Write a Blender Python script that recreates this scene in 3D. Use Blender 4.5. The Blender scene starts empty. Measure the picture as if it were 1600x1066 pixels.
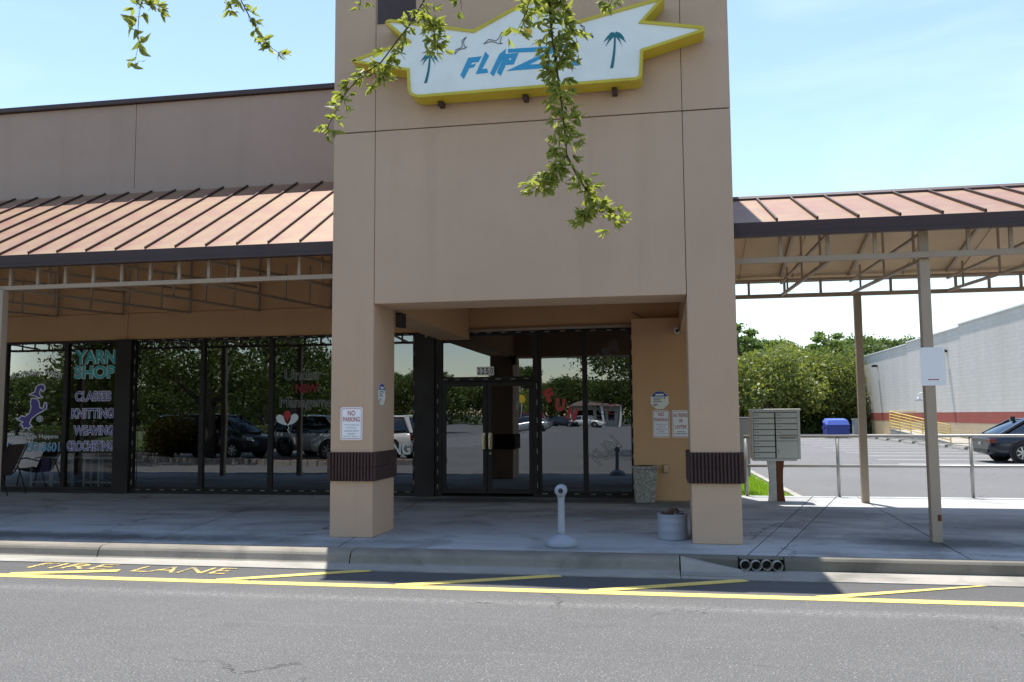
import bpy, bmesh, math, random
import numpy as np
from mathutils import Vector, Matrix

random.seed(7)
rng = np.random.default_rng(7)
PI = math.pi
scene = bpy.context.scene
COL = scene.collection

# ------------------------------------------------------------------ camera, sky, sun, exposure
def setup():
    yaw, pitch, roll = 0.1747, 0.0862, -0.0068
    cam = bpy.data.cameras.new('camera')
    co = bpy.data.objects.new('camera', cam)
    COL.objects.link(co)
    cam.sensor_width = 36.0
    cam.lens = 36.0 * 1345.0 / 1600.0
    cam.clip_start = 0.05
    cam.clip_end = 3000
    co.location = (0, 0, 1.65)
    co.rotation_mode = 'XYZ'
    m = Matrix.Rotation(yaw, 3, 'Z') @ Matrix.Rotation(PI / 2 + pitch, 3, 'X') @ Matrix.Rotation(roll, 3, 'Z')
    co.rotation_euler = m.to_euler()
    scene.camera = co

    el = math.radians(75.0)
    az = math.atan2(-0.37, 1.0)                # measured from +y towards +x
    w = bpy.data.worlds.new('World')
    scene.world = w
    w.use_nodes = True
    nt = w.node_tree
    nt.nodes.clear()
    sky = nt.nodes.new('ShaderNodeTexSky')
    sky.sky_type = 'NISHITA'
    sky.sun_disc = False
    sky.sun_elevation = el
    sky.sun_rotation = az
    sky.air_density = 1.15
    sky.dust_density = 0.25
    sky.ozone_density = 0.4
    sky.altitude = 0
    bg = nt.nodes.new('ShaderNodeBackground')
    bg.inputs['Strength'].default_value = 0.128
    out = nt.nodes.new('ShaderNodeOutputWorld')
    # thin high cloud wisps mixed over the clear sky
    tc = nt.nodes.new('ShaderNodeTexCoord')
    mp = nt.nodes.new('ShaderNodeMapping')
    mp.inputs['Scale'].default_value = (1.6, 1.6, 6.0)
    nz = nt.nodes.new('ShaderNodeTexNoise')
    nz.inputs['Scale'].default_value = 1.5
    nz.inputs['Detail'].default_value = 6
    nz.inputs['Distortion'].default_value = 0.6
    rp = nt.nodes.new('ShaderNodeValToRGB')
    rp.color_ramp.elements[0].position = 0.5
    rp.color_ramp.elements[0].color = (0, 0, 0, 1)
    rp.color_ramp.elements[1].position = 0.8
    rp.color_ramp.elements[1].color = (0.16, 0.16, 0.16, 1)
    mx = nt.nodes.new('ShaderNodeMix')
    mx.data_type = 'RGBA'
    mx.inputs['B'].default_value = (9.0, 9.2, 9.4, 1)
    L = nt.links.new
    L(tc.outputs['Generated'], mp.inputs['Vector'])
    L(mp.outputs[0], nz.inputs['Vector'])
    L(nz.outputs['Fac'], rp.inputs['Fac'])
    L(rp.outputs['Color'], mx.inputs['Factor'])
    L(sky.outputs[0], mx.inputs['A'])
    L(mx.outputs['Result'], bg.inputs['Color'])
    L(bg.outputs[0], out.inputs[0])

    sd = bpy.data.lights.new('sun', 'SUN')
    sd.energy = 4.2
    sd.angle = math.radians(0.55)
    sd.color = (1.0, 0.955, 0.88)
    so = bpy.data.objects.new('sun', sd)
    COL.objects.link(so)
    d = Vector((math.sin(az) * math.cos(el), math.cos(az) * math.cos(el), math.sin(el)))
    so.rotation_euler = d.to_track_quat('Z', 'Y').to_euler()
    so.location = d * 60

    vs = scene.view_settings
    vs.view_transform = 'Standard'
    vs.look = 'None'
    vs.exposure = 0.9
    vs.gamma = 1.0
    vs.use_curve_mapping = False
    cy = scene.cycles
    cy.max_bounces = 8
    cy.diffuse_bounces = 4
    cy.glossy_bounces = 4
    cy.transparent_max_bounces = 12
    cy.transmission_bounces = 6
    cy.sample_clamp_indirect = 6
setup()

# ------------------------------------------------------------------ materials
MATS = {}
class N:
    """small node helper"""
    def __init__(s, name):
        s.m = bpy.data.materials.new(name)
        s.m.use_nodes = True
        s.t = s.m.node_tree
        s.b = s.t.nodes['Principled BSDF']
        s.out = s.t.nodes['Material Output']
        s.tc = s.t.nodes.new('ShaderNodeTexCoord')
        s.co = s.tc.outputs['Object']
    def link(s, a, b):
        s.t.links.new(a, b)
    def noise(s, scale, detail=4, rough=0.55, vec=None, dist=0.0, stretch=None):
        n = s.t.nodes.new('ShaderNodeTexNoise')
        n.inputs['Scale'].default_value = scale
        n.inputs['Detail'].default_value = detail
        n.inputs['Roughness'].default_value = rough
        n.inputs['Distortion'].default_value = dist
        v = vec or s.co
        if stretch:
            mp = s.t.nodes.new('ShaderNodeMapping')
            mp.inputs['Scale'].default_value = stretch
            s.link(v, mp.inputs['Vector'])
            v = mp.outputs[0]
        s.link(v, n.inputs['Vector'])
        return n.outputs['Fac']
    def vor(s, scale, feature='F1', vec=None, rand=1.0):
        n = s.t.nodes.new('ShaderNodeTexVoronoi')
        n.feature = feature
        n.inputs['Scale'].default_value = scale
        n.inputs['Randomness'].default_value = rand
        s.link(vec or s.co, n.inputs['Vector'])
        return n
    def ramp(s, fac, lo, hi, a=0.0, b=1.0):
        n = s.t.nodes.new('ShaderNodeMapRange')
        n.inputs['From Min'].default_value = lo
        n.inputs['From Max'].default_value = hi
        n.inputs['To Min'].default_value = a
        n.inputs['To Max'].default_value = b
        s.link(fac, n.inputs['Value'])
        return n.outputs[0]
    def mix(s, fac, a, b, blend='MIX'):
        n = s.t.nodes.new('ShaderNodeMix')
        n.data_type = 'RGBA'
        n.blend_type = blend
        for sock, v in (('Factor', fac), ('A', a), ('B', b)):
            if isinstance(v, (int, float)):
                n.inputs[sock].default_value = v
            elif isinstance(v, tuple):
                n.inputs[sock].default_value = (*v, 1) if len(v) == 3 else v
            else:
                s.link(v, n.inputs[sock])
        return n.outputs['Result']
    def math(s, op, a, b=0.0):
        n = s.t.nodes.new('ShaderNodeMath')
        n.operation = op
        for i, v in enumerate((a, b)):
            if isinstance(v, (int, float)):
                n.inputs[i].default_value = v
            else:
                s.link(v, n.inputs[i])
        return n.outputs[0]
    def color(s, c):
        if isinstance(c, tuple):
            s.b.inputs['Base Color'].default_value = (*c, 1)
        else:
            s.link(c, s.b.inputs['Base Color'])
    def bump(s, h, strength=0.3, dist=0.01):
        n = s.t.nodes.new('ShaderNodeBump')
        n.inputs['Strength'].default_value = strength
        n.inputs['Distance'].default_value = dist
        s.link(h, n.inputs['Height'])
        s.link(n.outputs[0], s.b.inputs['Normal'])
        return n.outputs[0]
    def set(s, **k):
        for a, v in k.items():
            s.b.inputs[a.replace('_', ' ')].default_value = v
        return s
    def sepz(s):
        n = s.t.nodes.new('ShaderNodeSeparateXYZ')
        s.link(s.co, n.inputs[0])
        return n.outputs

def sc(c, k):
    return tuple(min(1, v * k) for v in c)

def stucco(name, c, dirt=0.28):
    n = N(name)
    big = n.noise(0.45, 5, 0.6)
    mid = n.noise(3.0, 4, 0.6)
    streak = n.noise(1.0, 5, 0.65, stretch=(2.2, 2.2, 0.12))
    col = n.mix(n.ramp(big, 0.3, 0.7), sc(c, 0.93), sc(c, 1.06))
    col = n.mix(n.ramp(mid, 0.35, 0.75, 0, 0.35), col, sc(c, 0.9))
    col = n.mix(n.ramp(streak, 0.52, 0.78, 0, dirt), col, sc((c[0], c[1] * 0.97, c[2] * 0.94), 0.72))
    n.color(col)
    fine = n.noise(90, 5, 0.7)
    lump = n.noise(14, 3, 0.6)
    patch = n.noise(0.8, 2, 0.4, dist=1.5)
    n.bump(n.math('ADD', n.math('ADD', fine, n.math('MULTIPLY', lump, 1.2)), n.math('MULTIPLY', patch, 1.5)), 0.45, 0.008)
    n.set(Roughness=0.92)
    return n.m

def painted(name, c, rough=0.5, wear=0.12, metal=0.0, dirtc=None):
    n = N(name)
    a = n.noise(2.2, 6, 0.65)
    b = n.noise(26, 4, 0.6)
    dc = dirtc or sc(c, 0.6)
    col = n.mix(n.ramp(a, 0.42, 0.75, 0, wear * 2.2), c, dc)
    col = n.mix(n.ramp(b, 0.5, 0.8, 0, wear), col, sc(c, 1.15))
    n.color(col)
    n.link(n.ramp(a, 0.3, 0.7, rough - 0.08, min(1, rough + 0.12)), n.b.inputs['Roughness'])
    n.bump(n.noise(60, 3), 0.06, 0.003)
    n.set(Metallic=metal)
    return n.m

def flat(name, c, rough=0.6):
    n = N(name)
    a = n.noise(30, 4, 0.6)
    n.color(n.mix(n.ramp(a, 0.35, 0.7, 0, 0.25), c, sc(c, 0.82)))
    n.set(Roughness=rough)
    return n.m

def asphalt(name, base=0.115, tracks=True):
    n = N(name)
    sp = n.noise(75, 2, 0.75)
    v = n.vor(130)
    big = n.noise(0.35, 5, 0.6)
    mid = n.noise(2.5, 5, 0.65)
    c = (base, base * 0.985, base * 0.99)
    col = n.mix(n.ramp(big, 0.3, 0.7), sc(c, 0.86), sc(c, 1.14))
    col = n.mix(n.ramp(mid, 0.35, 0.7, 0, 0.4), col, sc(c, 0.8))
    col = n.mix(n.ramp(sp, 0.36, 0.52, 0.7, 0), col, sc(c, 0.42))
    col = n.mix(n.ramp(sp, 0.56, 0.68, 0, 0.65), col, (base * 2.3, base * 2.22, base * 2.1))
    pk = n.ramp(v.outputs['Color'], 0.82, 0.94, 0, 0.65)
    col = n.mix(pk, col, (base * 3.4, base * 3.3, base * 3.1))
    xyz = n.sepz()
    if tracks:                                   # polished aggregate band and tyre lanes along the drive
        jit = n.math('MULTIPLY', n.noise(0.35, 4), 0.28)
        yy = n.math('ADD', xyz[1], jit)
        d1 = n.math('ABSOLUTE', n.math('SUBTRACT', yy, 7.80))
        band = n.ramp(d1, 0.01, 0.16, 0.5, 0)
        brk = n.ramp(n.noise(38, 5, 0.8, stretch=(0.5, 1, 1)), 0.48, 0.62)
        col = n.mix(n.math('MULTIPLY', band, brk), col, (0.42, 0.41, 0.39))
        d2 = n.math('ABSOLUTE', n.math('SUBTRACT', yy, 8.9))
        col = n.mix(n.ramp(d2, 0.2, 0.9, 0.55, 0), col, sc(c, 0.55))
        st = n.noise(1.0, 5, 0.7, stretch=(0.25, 7.0, 1))
        col = n.mix(n.ramp(st, 0.55, 0.75, 0, 0.25), col, sc(c, 1.6))
        oil = n.noise(1.3, 3, 0.5, dist=0.5)
        col = n.mix(n.ramp(oil, 0.66, 0.8, 0, 0.4), col, sc(c, 0.55))
    warp = n.noise(1.4, 4, 0.6)
    ad = n.t.nodes.new('ShaderNodeVectorMath')
    ad.operation = 'ADD'
    cmb = n.t.nodes.new('ShaderNodeCombineXYZ')
    n.link(warp, cmb.inputs[0]); n.link(n.noise(1.9, 4, 0.6), cmb.inputs[1])
    n.link(n.co, ad.inputs[0]); n.link(cmb.outputs[0], ad.inputs[1])
    cr = n.vor(0.42, 'DISTANCE_TO_EDGE', vec=ad.outputs[0])
    line = n.ramp(cr.outputs['Distance'], 0.0, 0.006, 0.8, 0)
    gate = n.ramp(n.noise(0.5, 3), 0.53, 0.6)
    crack = n.math('MULTIPLY', line, gate)
    col = n.mix(crack, col, (0.018, 0.017, 0.016))
    n.color(col)
    n.set(Roughness=0.88)
    n.bump(n.math('SUBTRACT', n.math('ADD', sp, n.ramp(v.outputs['Distance'], 0, 0.6)), n.math('MULTIPLY', crack, 3)), 0.5, 0.005)
    return n.m

def concrete(name, c, stain=0.5, cracks=True, spots_at=()):
    n = N(name)
    big = n.noise(0.5, 6, 0.62)
    mid = n.noise(2.6, 6, 0.68)
    fine = n.noise(70, 4, 0.7)
    blot = n.noise(0.9, 5, 0.6, dist=0.8)
    drag = n.noise(1.0, 5, 0.65, stretch=(0.35, 2.6, 2.6))
    col = n.mix(n.ramp(big, 0.3, 0.7), sc(c, 0.84), sc(c, 1.12))
    col = n.mix(n.ramp(mid, 0.38, 0.72, 0, 0.45), col, sc(c, 0.72))
    col = n.mix(n.ramp(blot, 0.5, 0.72, 0, stain), col, sc(c, 0.36))
    col = n.mix(n.ramp(fine, 0.3, 0.5, 0.5, 0), col, sc(c, 0.7))
    col = n.mix(n.ramp(drag, 0.52, 0.74, 0, stain), col, sc(c, 0.42))
    spots = n.vor(5.0)
    col = n.mix(n.ramp(spots.outputs['Distance'], 0.02, 0.05, 0.55, 0), col, sc(c, 0.4))
    h = fine
    if cracks:
        warp = n.t.nodes.new('ShaderNodeVectorMath'); warp.operation = 'ADD'
        cmb = n.t.nodes.new('ShaderNodeCombineXYZ')
        n.link(n.noise(1.1, 5, 0.65), cmb.inputs[0]); n.link(n.noise(1.6, 5, 0.65), cmb.inputs[1])
        n.link(n.co, warp.inputs[0]); n.link(cmb.outputs[0], warp.inputs[1])
        cr = n.vor(0.33, 'DISTANCE_TO_EDGE', vec=warp.outputs[0])
        line = n.ramp(cr.outputs['Distance'], 0.0, 0.005, 0.85, 0)
        gate = n.ramp(n.noise(0.45, 3), 0.46, 0.54)
        crack = n.math('MULTIPLY', line, gate)
        col = n.mix(crack, col, (0.03, 0.028, 0.026))
        h = n.math('SUBTRACT', fine, n.math('MULTIPLY', crack, 4))
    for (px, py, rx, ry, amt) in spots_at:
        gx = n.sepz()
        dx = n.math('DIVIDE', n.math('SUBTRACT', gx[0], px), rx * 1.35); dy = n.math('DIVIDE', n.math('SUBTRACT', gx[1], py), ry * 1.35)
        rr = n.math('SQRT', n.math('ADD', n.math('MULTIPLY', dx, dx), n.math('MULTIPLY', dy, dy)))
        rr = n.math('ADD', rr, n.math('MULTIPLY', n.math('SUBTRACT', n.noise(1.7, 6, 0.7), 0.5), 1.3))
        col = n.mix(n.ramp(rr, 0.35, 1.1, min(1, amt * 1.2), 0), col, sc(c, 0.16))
    n.color(col)
    n.bump(h, 0.3, 0.004)
    n.set(Roughness=0.9)
    return n.m

def pebbly(name, c):
    n = N(name)
    v = n.vor(60)
    col = n.mix(n.ramp(v.outputs['Color'], 0.2, 0.9), sc(c, 0.55), sc(c, 1.5))
    n.color(col)
    n.bump(n.ramp(v.outputs['Distance'], 0, 0.7, 1, 0), 0.9, 0.008)
    n.set(Roughness=0.85)
    return n.m

def leafmat(name, c1, c2, trans=0.35):
    n = N(name)
    g = n.t.nodes.new('ShaderNodeNewGeometry')
    oi = n.t.nodes.new('ShaderNodeObjectInfo')
    r = n.math('FRACT', n.math('ADD', g.outputs['Random Per Island'], oi.outputs['Random']))
    col = n.mix(r, c1, c2)
    big = n.noise(0.9, 3)
    col = n.mix(n.ramp(big, 0.4, 0.7, 0, 0.5), col, c2)
    if 'leaf' not in name and 'blade' not in name:
        col = n.mix(n.ramp(oi.outputs['Random'], 0, 1, 0.0, 0.62), col, sc(c1, 0.55))
    n.color(col)
    n.set(Roughness=0.5)
    n.b.inputs['Specular IOR Level'].default_value = 0.35
    tr = n.t.nodes.new('ShaderNodeBsdfTranslucent')
    hs = n.mix(0.5, col, (c2[0] * 1.5 + 0.05, c2[1] * 1.6 + 0.06, c2[2] * 0.5))
    n.link(hs, tr.inputs['Color'])
    ms = n.t.nodes.new('ShaderNodeMixShader')
    ms.inputs[0].default_value = trans
    n.link(n.b.outputs[0], ms.inputs[1]); n.link(tr.outputs[0], ms.inputs[2])
    n.link(ms.outputs[0], n.out.inputs[0])
    return n.m

def bark(name, c):
    n = N(name)
    a = n.noise(9, 6, 0.7, stretch=(3, 3, 0.6))
    n.color(n.mix(n.ramp(a, 0.3, 0.7), sc(c, 0.5), sc(c, 1.3)))
    n.bump(a, 0.8, 0.03)
    n.set(Roughness=0.95)
    return n.m

def glassmat(name, refl, tint, wav=0.012, size=1.1):
    """tinted shop glass: a mirror coat over a dark see-through sheet, slightly rippled"""
    n = N(name)
    for x in list(n.t.nodes):
        if x.name == 'Principled BSDF':
            n.t.nodes.remove(x)
    gl = n.t.nodes.new('ShaderNodeBsdfGlossy')
    gl.inputs['Roughness'].default_value = 0.0
    gl.inputs['Color'].default_value = (0.93, 0.97, 1.0, 1)
    tp = n.t.nodes.new('ShaderNodeBsdfTransparent')
    tp.inputs['Color'].default_value = (*tint, 1)
    fr = n.t.nodes.new('ShaderNodeFresnel')
    fr.inputs['IOR'].default_value = 1.5
    f = n.math('MINIMUM', n.math('ADD', fr.outputs[0], refl), 1.0)
    bp = n.t.nodes.new('ShaderNodeBump')
    bp.inputs['Strength'].default_value = 1.0
    bp.inputs['Distance'].default_value = wav
    n.link(n.noise(size, 2, 0.4, stretch=(1.0, 1.0, 0.45)), bp.inputs['Height'])
    n.link(bp.outputs[0], gl.inputs['Normal'])
    ms = n.t.nodes.new('ShaderNodeMixShader')
    n.link(f, ms.inputs[0])
    n.link(tp.outputs[0], ms.inputs[1]); n.link(gl.outputs[0], ms.inputs[2])
    n.link(ms.outputs[0], n.out.inputs[0])
    return n.m

def yellowpaint(name, c, thresh=0.36, under=(0.1, 0.1, 0.1)):
    n = N(name)
    a = n.noise(34, 5, 0.75)
    b = n.noise(3.2, 5, 0.7)
    w = n.math('ADD', n.math('MULTIPLY', a, 0.6), n.math('MULTIPLY', b, 0.4))
    f = n.ramp(w, thresh - 0.04, thresh + 0.05, 0, 1)
    col = n.mix(n.ramp(b, 0.3, 0.7), sc(c, 0.85), c)
    n.color(n.mix(f, under, col))
    n.set(Roughness=0.75)
    n.bump(n.noise(75, 2, 0.75), 0.5, 0.005)
    return n.m

def roofmetal(name, c):
    n = N(name)
    a = n.noise(0.7, 5, 0.6)
    b = n.noise(1.0, 5, 0.7, stretch=(4.0, 0.5, 0.5))
    f = n.noise(40, 4, 0.6)
    col = n.mix(n.ramp(a, 0.3, 0.7), sc(c, 0.95), sc(c, 1.05))
    col = n.mix(n.ramp(b, 0.5, 0.8, 0, 0.2), col, sc((c[0], c[1] * 0.95, c[2] * 0.92), 0.85))
    xyz = n.sepz()
    near = n.ramp(xyz[0], -6.4, -4.3, 0, 1)
    mould = n.math('MULTIPLY', near, n.ramp(n.noise(2.0, 5, 0.7), 0.35, 0.65))
    col = n.mix(n.math('MULTIPLY', mould, 0.6), col, (0.26, 0.21, 0.08))
    col = n.mix(n.ramp(f, 0.55, 0.8, 0, 0.25), col, sc(c, 1.25))
    n.color(col)
    n.link(n.ramp(a, 0.3, 0.7, 0.50, 0.58), n.b.inputs['Roughness'])
    n.b.inputs['Specular IOR Level'].default_value = 0.9
    n.b.inputs['Specular Tint'].default_value = (1.0, 0.80, 0.70, 1)
    n.bump(n.noise(1.6, 2), 0.12, 0.02)
    return n.m

def blockwall(name, c):
    n = N(name)
    br = n.t.nodes.new('ShaderNodeTexBrick')
    mp = n.t.nodes.new('ShaderNodeMapping')
    mp.inputs['Rotation'].default_value = (PI / 2, 0, PI / 2)
    cmb = n.t.nodes.new('ShaderNodeCombineXYZ')
    xyz = n.sepz()
    n.link(xyz[1], cmb.inputs[0]); n.link(xyz[2], cmb.inputs[1])
    n.link(cmb.outputs[0], br.inputs['Vector'])
    br.inputs['Scale'].default_value = 1.0
    br.inputs['Brick Width'].default_value = 0.4
    br.inputs['Row Height'].default_value = 0.2
    br.inputs['Mortar Size'].default_value = 0.012
    br.inputs['Color1'].default_value = (*c, 1)
    br.inputs['Color2'].default_value = (*sc(c, 0.93), 1)
    br.inputs['Mortar'].default_value = (*sc(c, 0.8), 1)
    a = n.noise(0.5, 5, 0.65, stretch=(1, 1, 0.15))
    col = n.mix(n.ramp(a, 0.45, 0.75, 0, 0.5), br.outputs['Color'], sc((c[0], c[1] * 0.97, c[2] * 0.88), 0.75))
    n.color(col)
    n.set(Roughness=0.85)
    n.bump(br.outputs['Fac'], 0.4, -0.006)
    return n.m

def M(k):
    return MATS[k]

MATS['stucco'] = stucco('stucco', (0.565, 0.395, 0.275))
MATS['stucco_bounce'] = stucco('stucco_bounce', (0.64, 0.395, 0.21), 0.2)  # tower stucco with the porch's warm bounce light mixed into its colour
MATS['stucco_wing'] = stucco('stucco_wing', (0.42, 0.31, 0.245))
MATS['roof'] = roofmetal('roof_paint', (0.200, 0.082, 0.058))
MATS['seam'] = painted('seam_shade_brown', (0.055, 0.028, 0.022), 0.6)  # roof colour darkened to put side shade on the ribs; plain brown on ridge cap
MATS['bronze'] = painted('bronze_trim', (0.055, 0.030, 0.027), 0.5, 0.1)
MATS['band'] = painted('maroon_band', (0.060, 0.030, 0.026), 0.75, 0.2)
MATS['tansteel'] = painted('tan_steel', (0.42, 0.325, 0.24), 0.55, 0.12)
MATS['deck'] = painted('tan_deck', (0.64, 0.455, 0.27), 0.6, 0.12)
MATS['frame'] = painted('dark_frame', (0.014, 0.010, 0.009), 0.6, 0.1)
MATS['column'] = painted('dark_column', (0.018, 0.013, 0.012), 0.65, 0.1)
MATS['glass'] = glassmat('shop_glass', 0.18, (0.08, 0.09, 0.09), 0.0026)
MATS['glass_clear'] = glassmat('clear_shop_glass', 0.06, (0.5, 0.53, 0.53), 0.003)
MATS['glass_dark'] = glassmat('car_glass', 0.10, (0.04, 0.045, 0.05), 0.001)
MATS['asphalt'] = asphalt('asphalt', 0.118)
MATS['asphalt_lot'] = asphalt('asphalt_lot', 0.14, False)
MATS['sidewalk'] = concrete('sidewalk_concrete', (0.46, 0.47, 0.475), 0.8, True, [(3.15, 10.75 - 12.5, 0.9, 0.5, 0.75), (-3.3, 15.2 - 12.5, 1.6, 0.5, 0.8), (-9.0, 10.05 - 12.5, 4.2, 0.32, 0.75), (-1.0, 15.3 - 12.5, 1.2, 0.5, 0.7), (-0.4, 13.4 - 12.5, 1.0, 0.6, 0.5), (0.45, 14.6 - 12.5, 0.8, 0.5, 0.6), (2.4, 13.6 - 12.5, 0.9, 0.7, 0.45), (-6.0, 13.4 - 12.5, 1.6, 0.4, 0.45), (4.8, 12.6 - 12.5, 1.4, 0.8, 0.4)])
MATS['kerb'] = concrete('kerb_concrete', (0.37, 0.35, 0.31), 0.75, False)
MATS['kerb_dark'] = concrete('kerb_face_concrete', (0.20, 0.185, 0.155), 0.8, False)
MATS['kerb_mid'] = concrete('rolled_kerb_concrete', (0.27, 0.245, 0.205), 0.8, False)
MATS['joint'] = flat('joint_dirt_gap_shade', (0.035, 0.032, 0.03), 0.95)
MATS['ground'] = flat('ground_soil', (0.045, 0.055, 0.022), 0.95)
MATS['mulch'] = flat('mulch', (0.09, 0.05, 0.035), 0.95)
MATS['grass'] = leafmat('grass_blades', (0.20, 0.36, 0.03), (0.32, 0.46, 0.05), 0.4)
MATS['lawn'] = flat('lawn_soil', (0.12, 0.19, 0.03), 0.95)
MATS['lawn_far'] = flat('mound_turf', (0.06, 0.085, 0.025), 0.95)
MATS['yellow'] = yellowpaint('yellow_paint', (0.80, 0.60, 0.17), 0.40)
MATS['yellow_worn'] = yellowpaint('worn_yellow_paint', (0.72, 0.54, 0.16), 0.485)
MATS['whiteline'] = yellowpaint('white_paint', (0.75, 0.75, 0.73), 0.40, (0.15, 0.15, 0.15))
MATS['white'] = flat('white_enamel', (0.8, 0.8, 0.8), 0.35)
MATS['signwhite'] = flat('sign_white', (0.92, 0.92, 0.93), 0.3)
MATS['signyellow'] = painted('sign_yellow', (0.62, 0.50, 0.03), 0.4, 0.15, dirtc=(0.3, 0.22, 0.02))
MATS['signface'] = painted('sign_face', (0.88, 0.90, 0.83), 0.35, 0.12)
MATS['cyan'] = flat('print_blue', (0.03, 0.33, 0.57), 0.4)
MATS['teal'] = flat('print_teal', (0.01, 0.16, 0.19), 0.4)
MATS['tealbright'] = flat('print_bright_teal', (0.02, 0.42, 0.46), 0.4)
MATS['ink'] = flat('print_ink', (0.03, 0.05, 0.08), 0.4)
MATS['purple'] = flat('print_purple', (0.07, 0.035, 0.32), 0.4)
MATS['lilac'] = flat('print_lilac', (0.80, 0.80, 0.93), 0.4)
MATS['palewhite'] = flat('print_white', (0.86, 0.90, 0.92), 0.4)
MATS['chalk'] = flat('window_chalk', (0.42, 0.44, 0.44), 0.7)
MATS['chalk_dim'] = flat('faded_chalk', (0.20, 0.21, 0.21), 0.7)
MATS['red'] = flat('print_red', (0.55, 0.03, 0.035), 0.4)
MATS['red_dim'] = flat('faded_red_paint', (0.24, 0.016, 0.018), 0.6)
MATS['signred'] = flat('sign_red', (0.42, 0.03, 0.05), 0.4)
MATS['grayink'] = flat('sign_grey_ink', (0.25, 0.24, 0.30), 0.5)
MATS['signblue'] = flat('sign_blue', (0.02, 0.06, 0.36), 0.4)
MATS['mailbox'] = painted('mailbox_grey', (0.62, 0.62, 0.56), 0.45, 0.1)
MATS['mailtop'] = painted('mailbox_top', (0.78, 0.78, 0.72), 0.45, 0.1)
MATS['galv'] = painted('galvanised', (0.36, 0.36, 0.36), 0.42, 0.2, 0.55)
MATS['rust'] = painted('rust', (0.17, 0.055, 0.022), 0.9, 0.4, 0, (0.06, 0.025, 0.015))
MATS['pedestal'] = painted('grey_white_paint', (0.55, 0.55, 0.52), 0.6, 0.25, 0, (0.2, 0.12, 0.07))
MATS['plastic'] = painted('grey_plastic', (0.33, 0.36, 0.41), 0.5, 0.1)
MATS['black'] = flat('black', (0.012, 0.012, 0.013), 0.5)
MATS['pipe'] = painted('pvc_pipe', (0.36, 0.34, 0.30), 0.6, 0.4)
MATS['aggregate'] = pebbly('exposed_aggregate', (0.34, 0.32, 0.28))
MATS['dead'] = flat('dead_leaves', (0.20, 0.10, 0.05), 0.9)
MATS['brass'] = painted('satin_brass', (0.62, 0.54, 0.38), 0.3, 0.1, 0.8)
MATS['sling'] = flat('sling_fabric', (0.085, 0.06, 0.055), 0.85)
MATS['blockwall'] = blockwall('white_block', (0.66, 0.62, 0.565))
MATS['blockred'] = blockwall('red_band_block', (0.36, 0.085, 0.06))
MATS['blocktan'] = blockwall('tan_block', (0.55, 0.43, 0.28))
MATS['railyellow'] = painted('yellow_rail', (0.72, 0.52, 0.14), 0.5)
MATS['dumpster'] = painted('dumpster_blue', (0.03, 0.05, 0.26), 0.45, 0.2)
MATS['dumplid'] = painted('dumpster_lid', (0.10, 0.16, 0.55), 0.4, 0.1)
MATS['greybox'] = painted('utility_grey', (0.30, 0.32, 0.32), 0.5, 0.15)
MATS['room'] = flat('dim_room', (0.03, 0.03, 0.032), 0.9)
MATS['plywood'] = flat('shop_shelf', (0.24, 0.19, 0.14), 0.8)
MATS['lilacbag'] = flat('lilac_cloth', (0.22, 0.15, 0.4), 0.9)
MATS['leaf'] = leafmat('oak_leaf', (0.13, 0.155, 0.04), (0.33, 0.345, 0.10), 0.5)
MATS['oak'] = leafmat('oak_foliage', (0.042, 0.07, 0.017), (0.12, 0.15, 0.036), 0.28)
MATS['wood1'] = leafmat('wood_foliage', (0.065, 0.12, 0.025), (0.21, 0.27, 0.06), 0.32)
MATS['wood2'] = leafmat('olive_foliage', (0.09, 0.13, 0.034), (0.28, 0.30, 0.085), 0.32)
MATS['wood3'] = leafmat('airy_foliage', (0.085, 0.14, 0.045), (0.16, 0.22, 0.07), 0.3)
MATS['pine'] = leafmat('pine_foliage', (0.085, 0.15, 0.045), (0.19, 0.26, 0.065), 0.3)
MATS['bushmat'] = leafmat('shrub_foliage', (0.06, 0.09, 0.015), (0.26, 0.17, 0.03), 0.3)
MATS['bark'] = bark('bark', (0.12, 0.095, 0.075))
MATS['twig'] = bark('twig', (0.12, 0.085, 0.05))
MATS['stone'] = concrete('island_stone', (0.36, 0.31, 0.27), 0.5, False)
MATS['tyre'] = flat('tyre_rubber', (0.015, 0.015, 0.015), 0.85)
MATS['rim'] = painted('alloy', (0.5, 0.5, 0.52), 0.3, 0.05, 0.9)
MATS['lamp'] = flat('lamp_lens', (0.75, 0.78, 0.8), 0.1)
MATS['tail'] = flat('tail_lens', (0.13, 0.008, 0.008), 0.2)
MATS['farwall'] = stucco('far_wall', (0.5, 0.47, 0.42))
MATS['farroof'] = painted('far_roof', (0.14, 0.10, 0.09), 0.8)
MATS['bulb'] = flat('rope_light', (0.42, 0.39, 0.34), 0.4)
MATS['sunyellow'] = flat('print_sun', (0.75, 0.48, 0.03), 0.4)

def carpaint(name, c, metal=0.2):
    n = N(name)
    n.color(n.mix(n.ramp(n.noise(3, 4), 0.4, 0.8, 0, 0.12), c, sc(c, 0.7)))
    n.set(Roughness=0.25, Metallic=metal, Coat_Weight=0.45, Coat_Roughness=0.04)
    return n.m
MATS['car_navy'] = carpaint('car_navy', (0.012, 0.018, 0.035))
MATS['car_white'] = carpaint('car_white', (0.72, 0.71, 0.67), 0)
MATS['car_grey'] = carpaint('car_grey', (0.035, 0.04, 0.048))
MATS['car_red'] = carpaint('car_red', (0.26, 0.012, 0.015))
MATS['car_silver'] = carpaint('car_silver', (0.42, 0.43, 0.45), 0.6)

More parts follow.
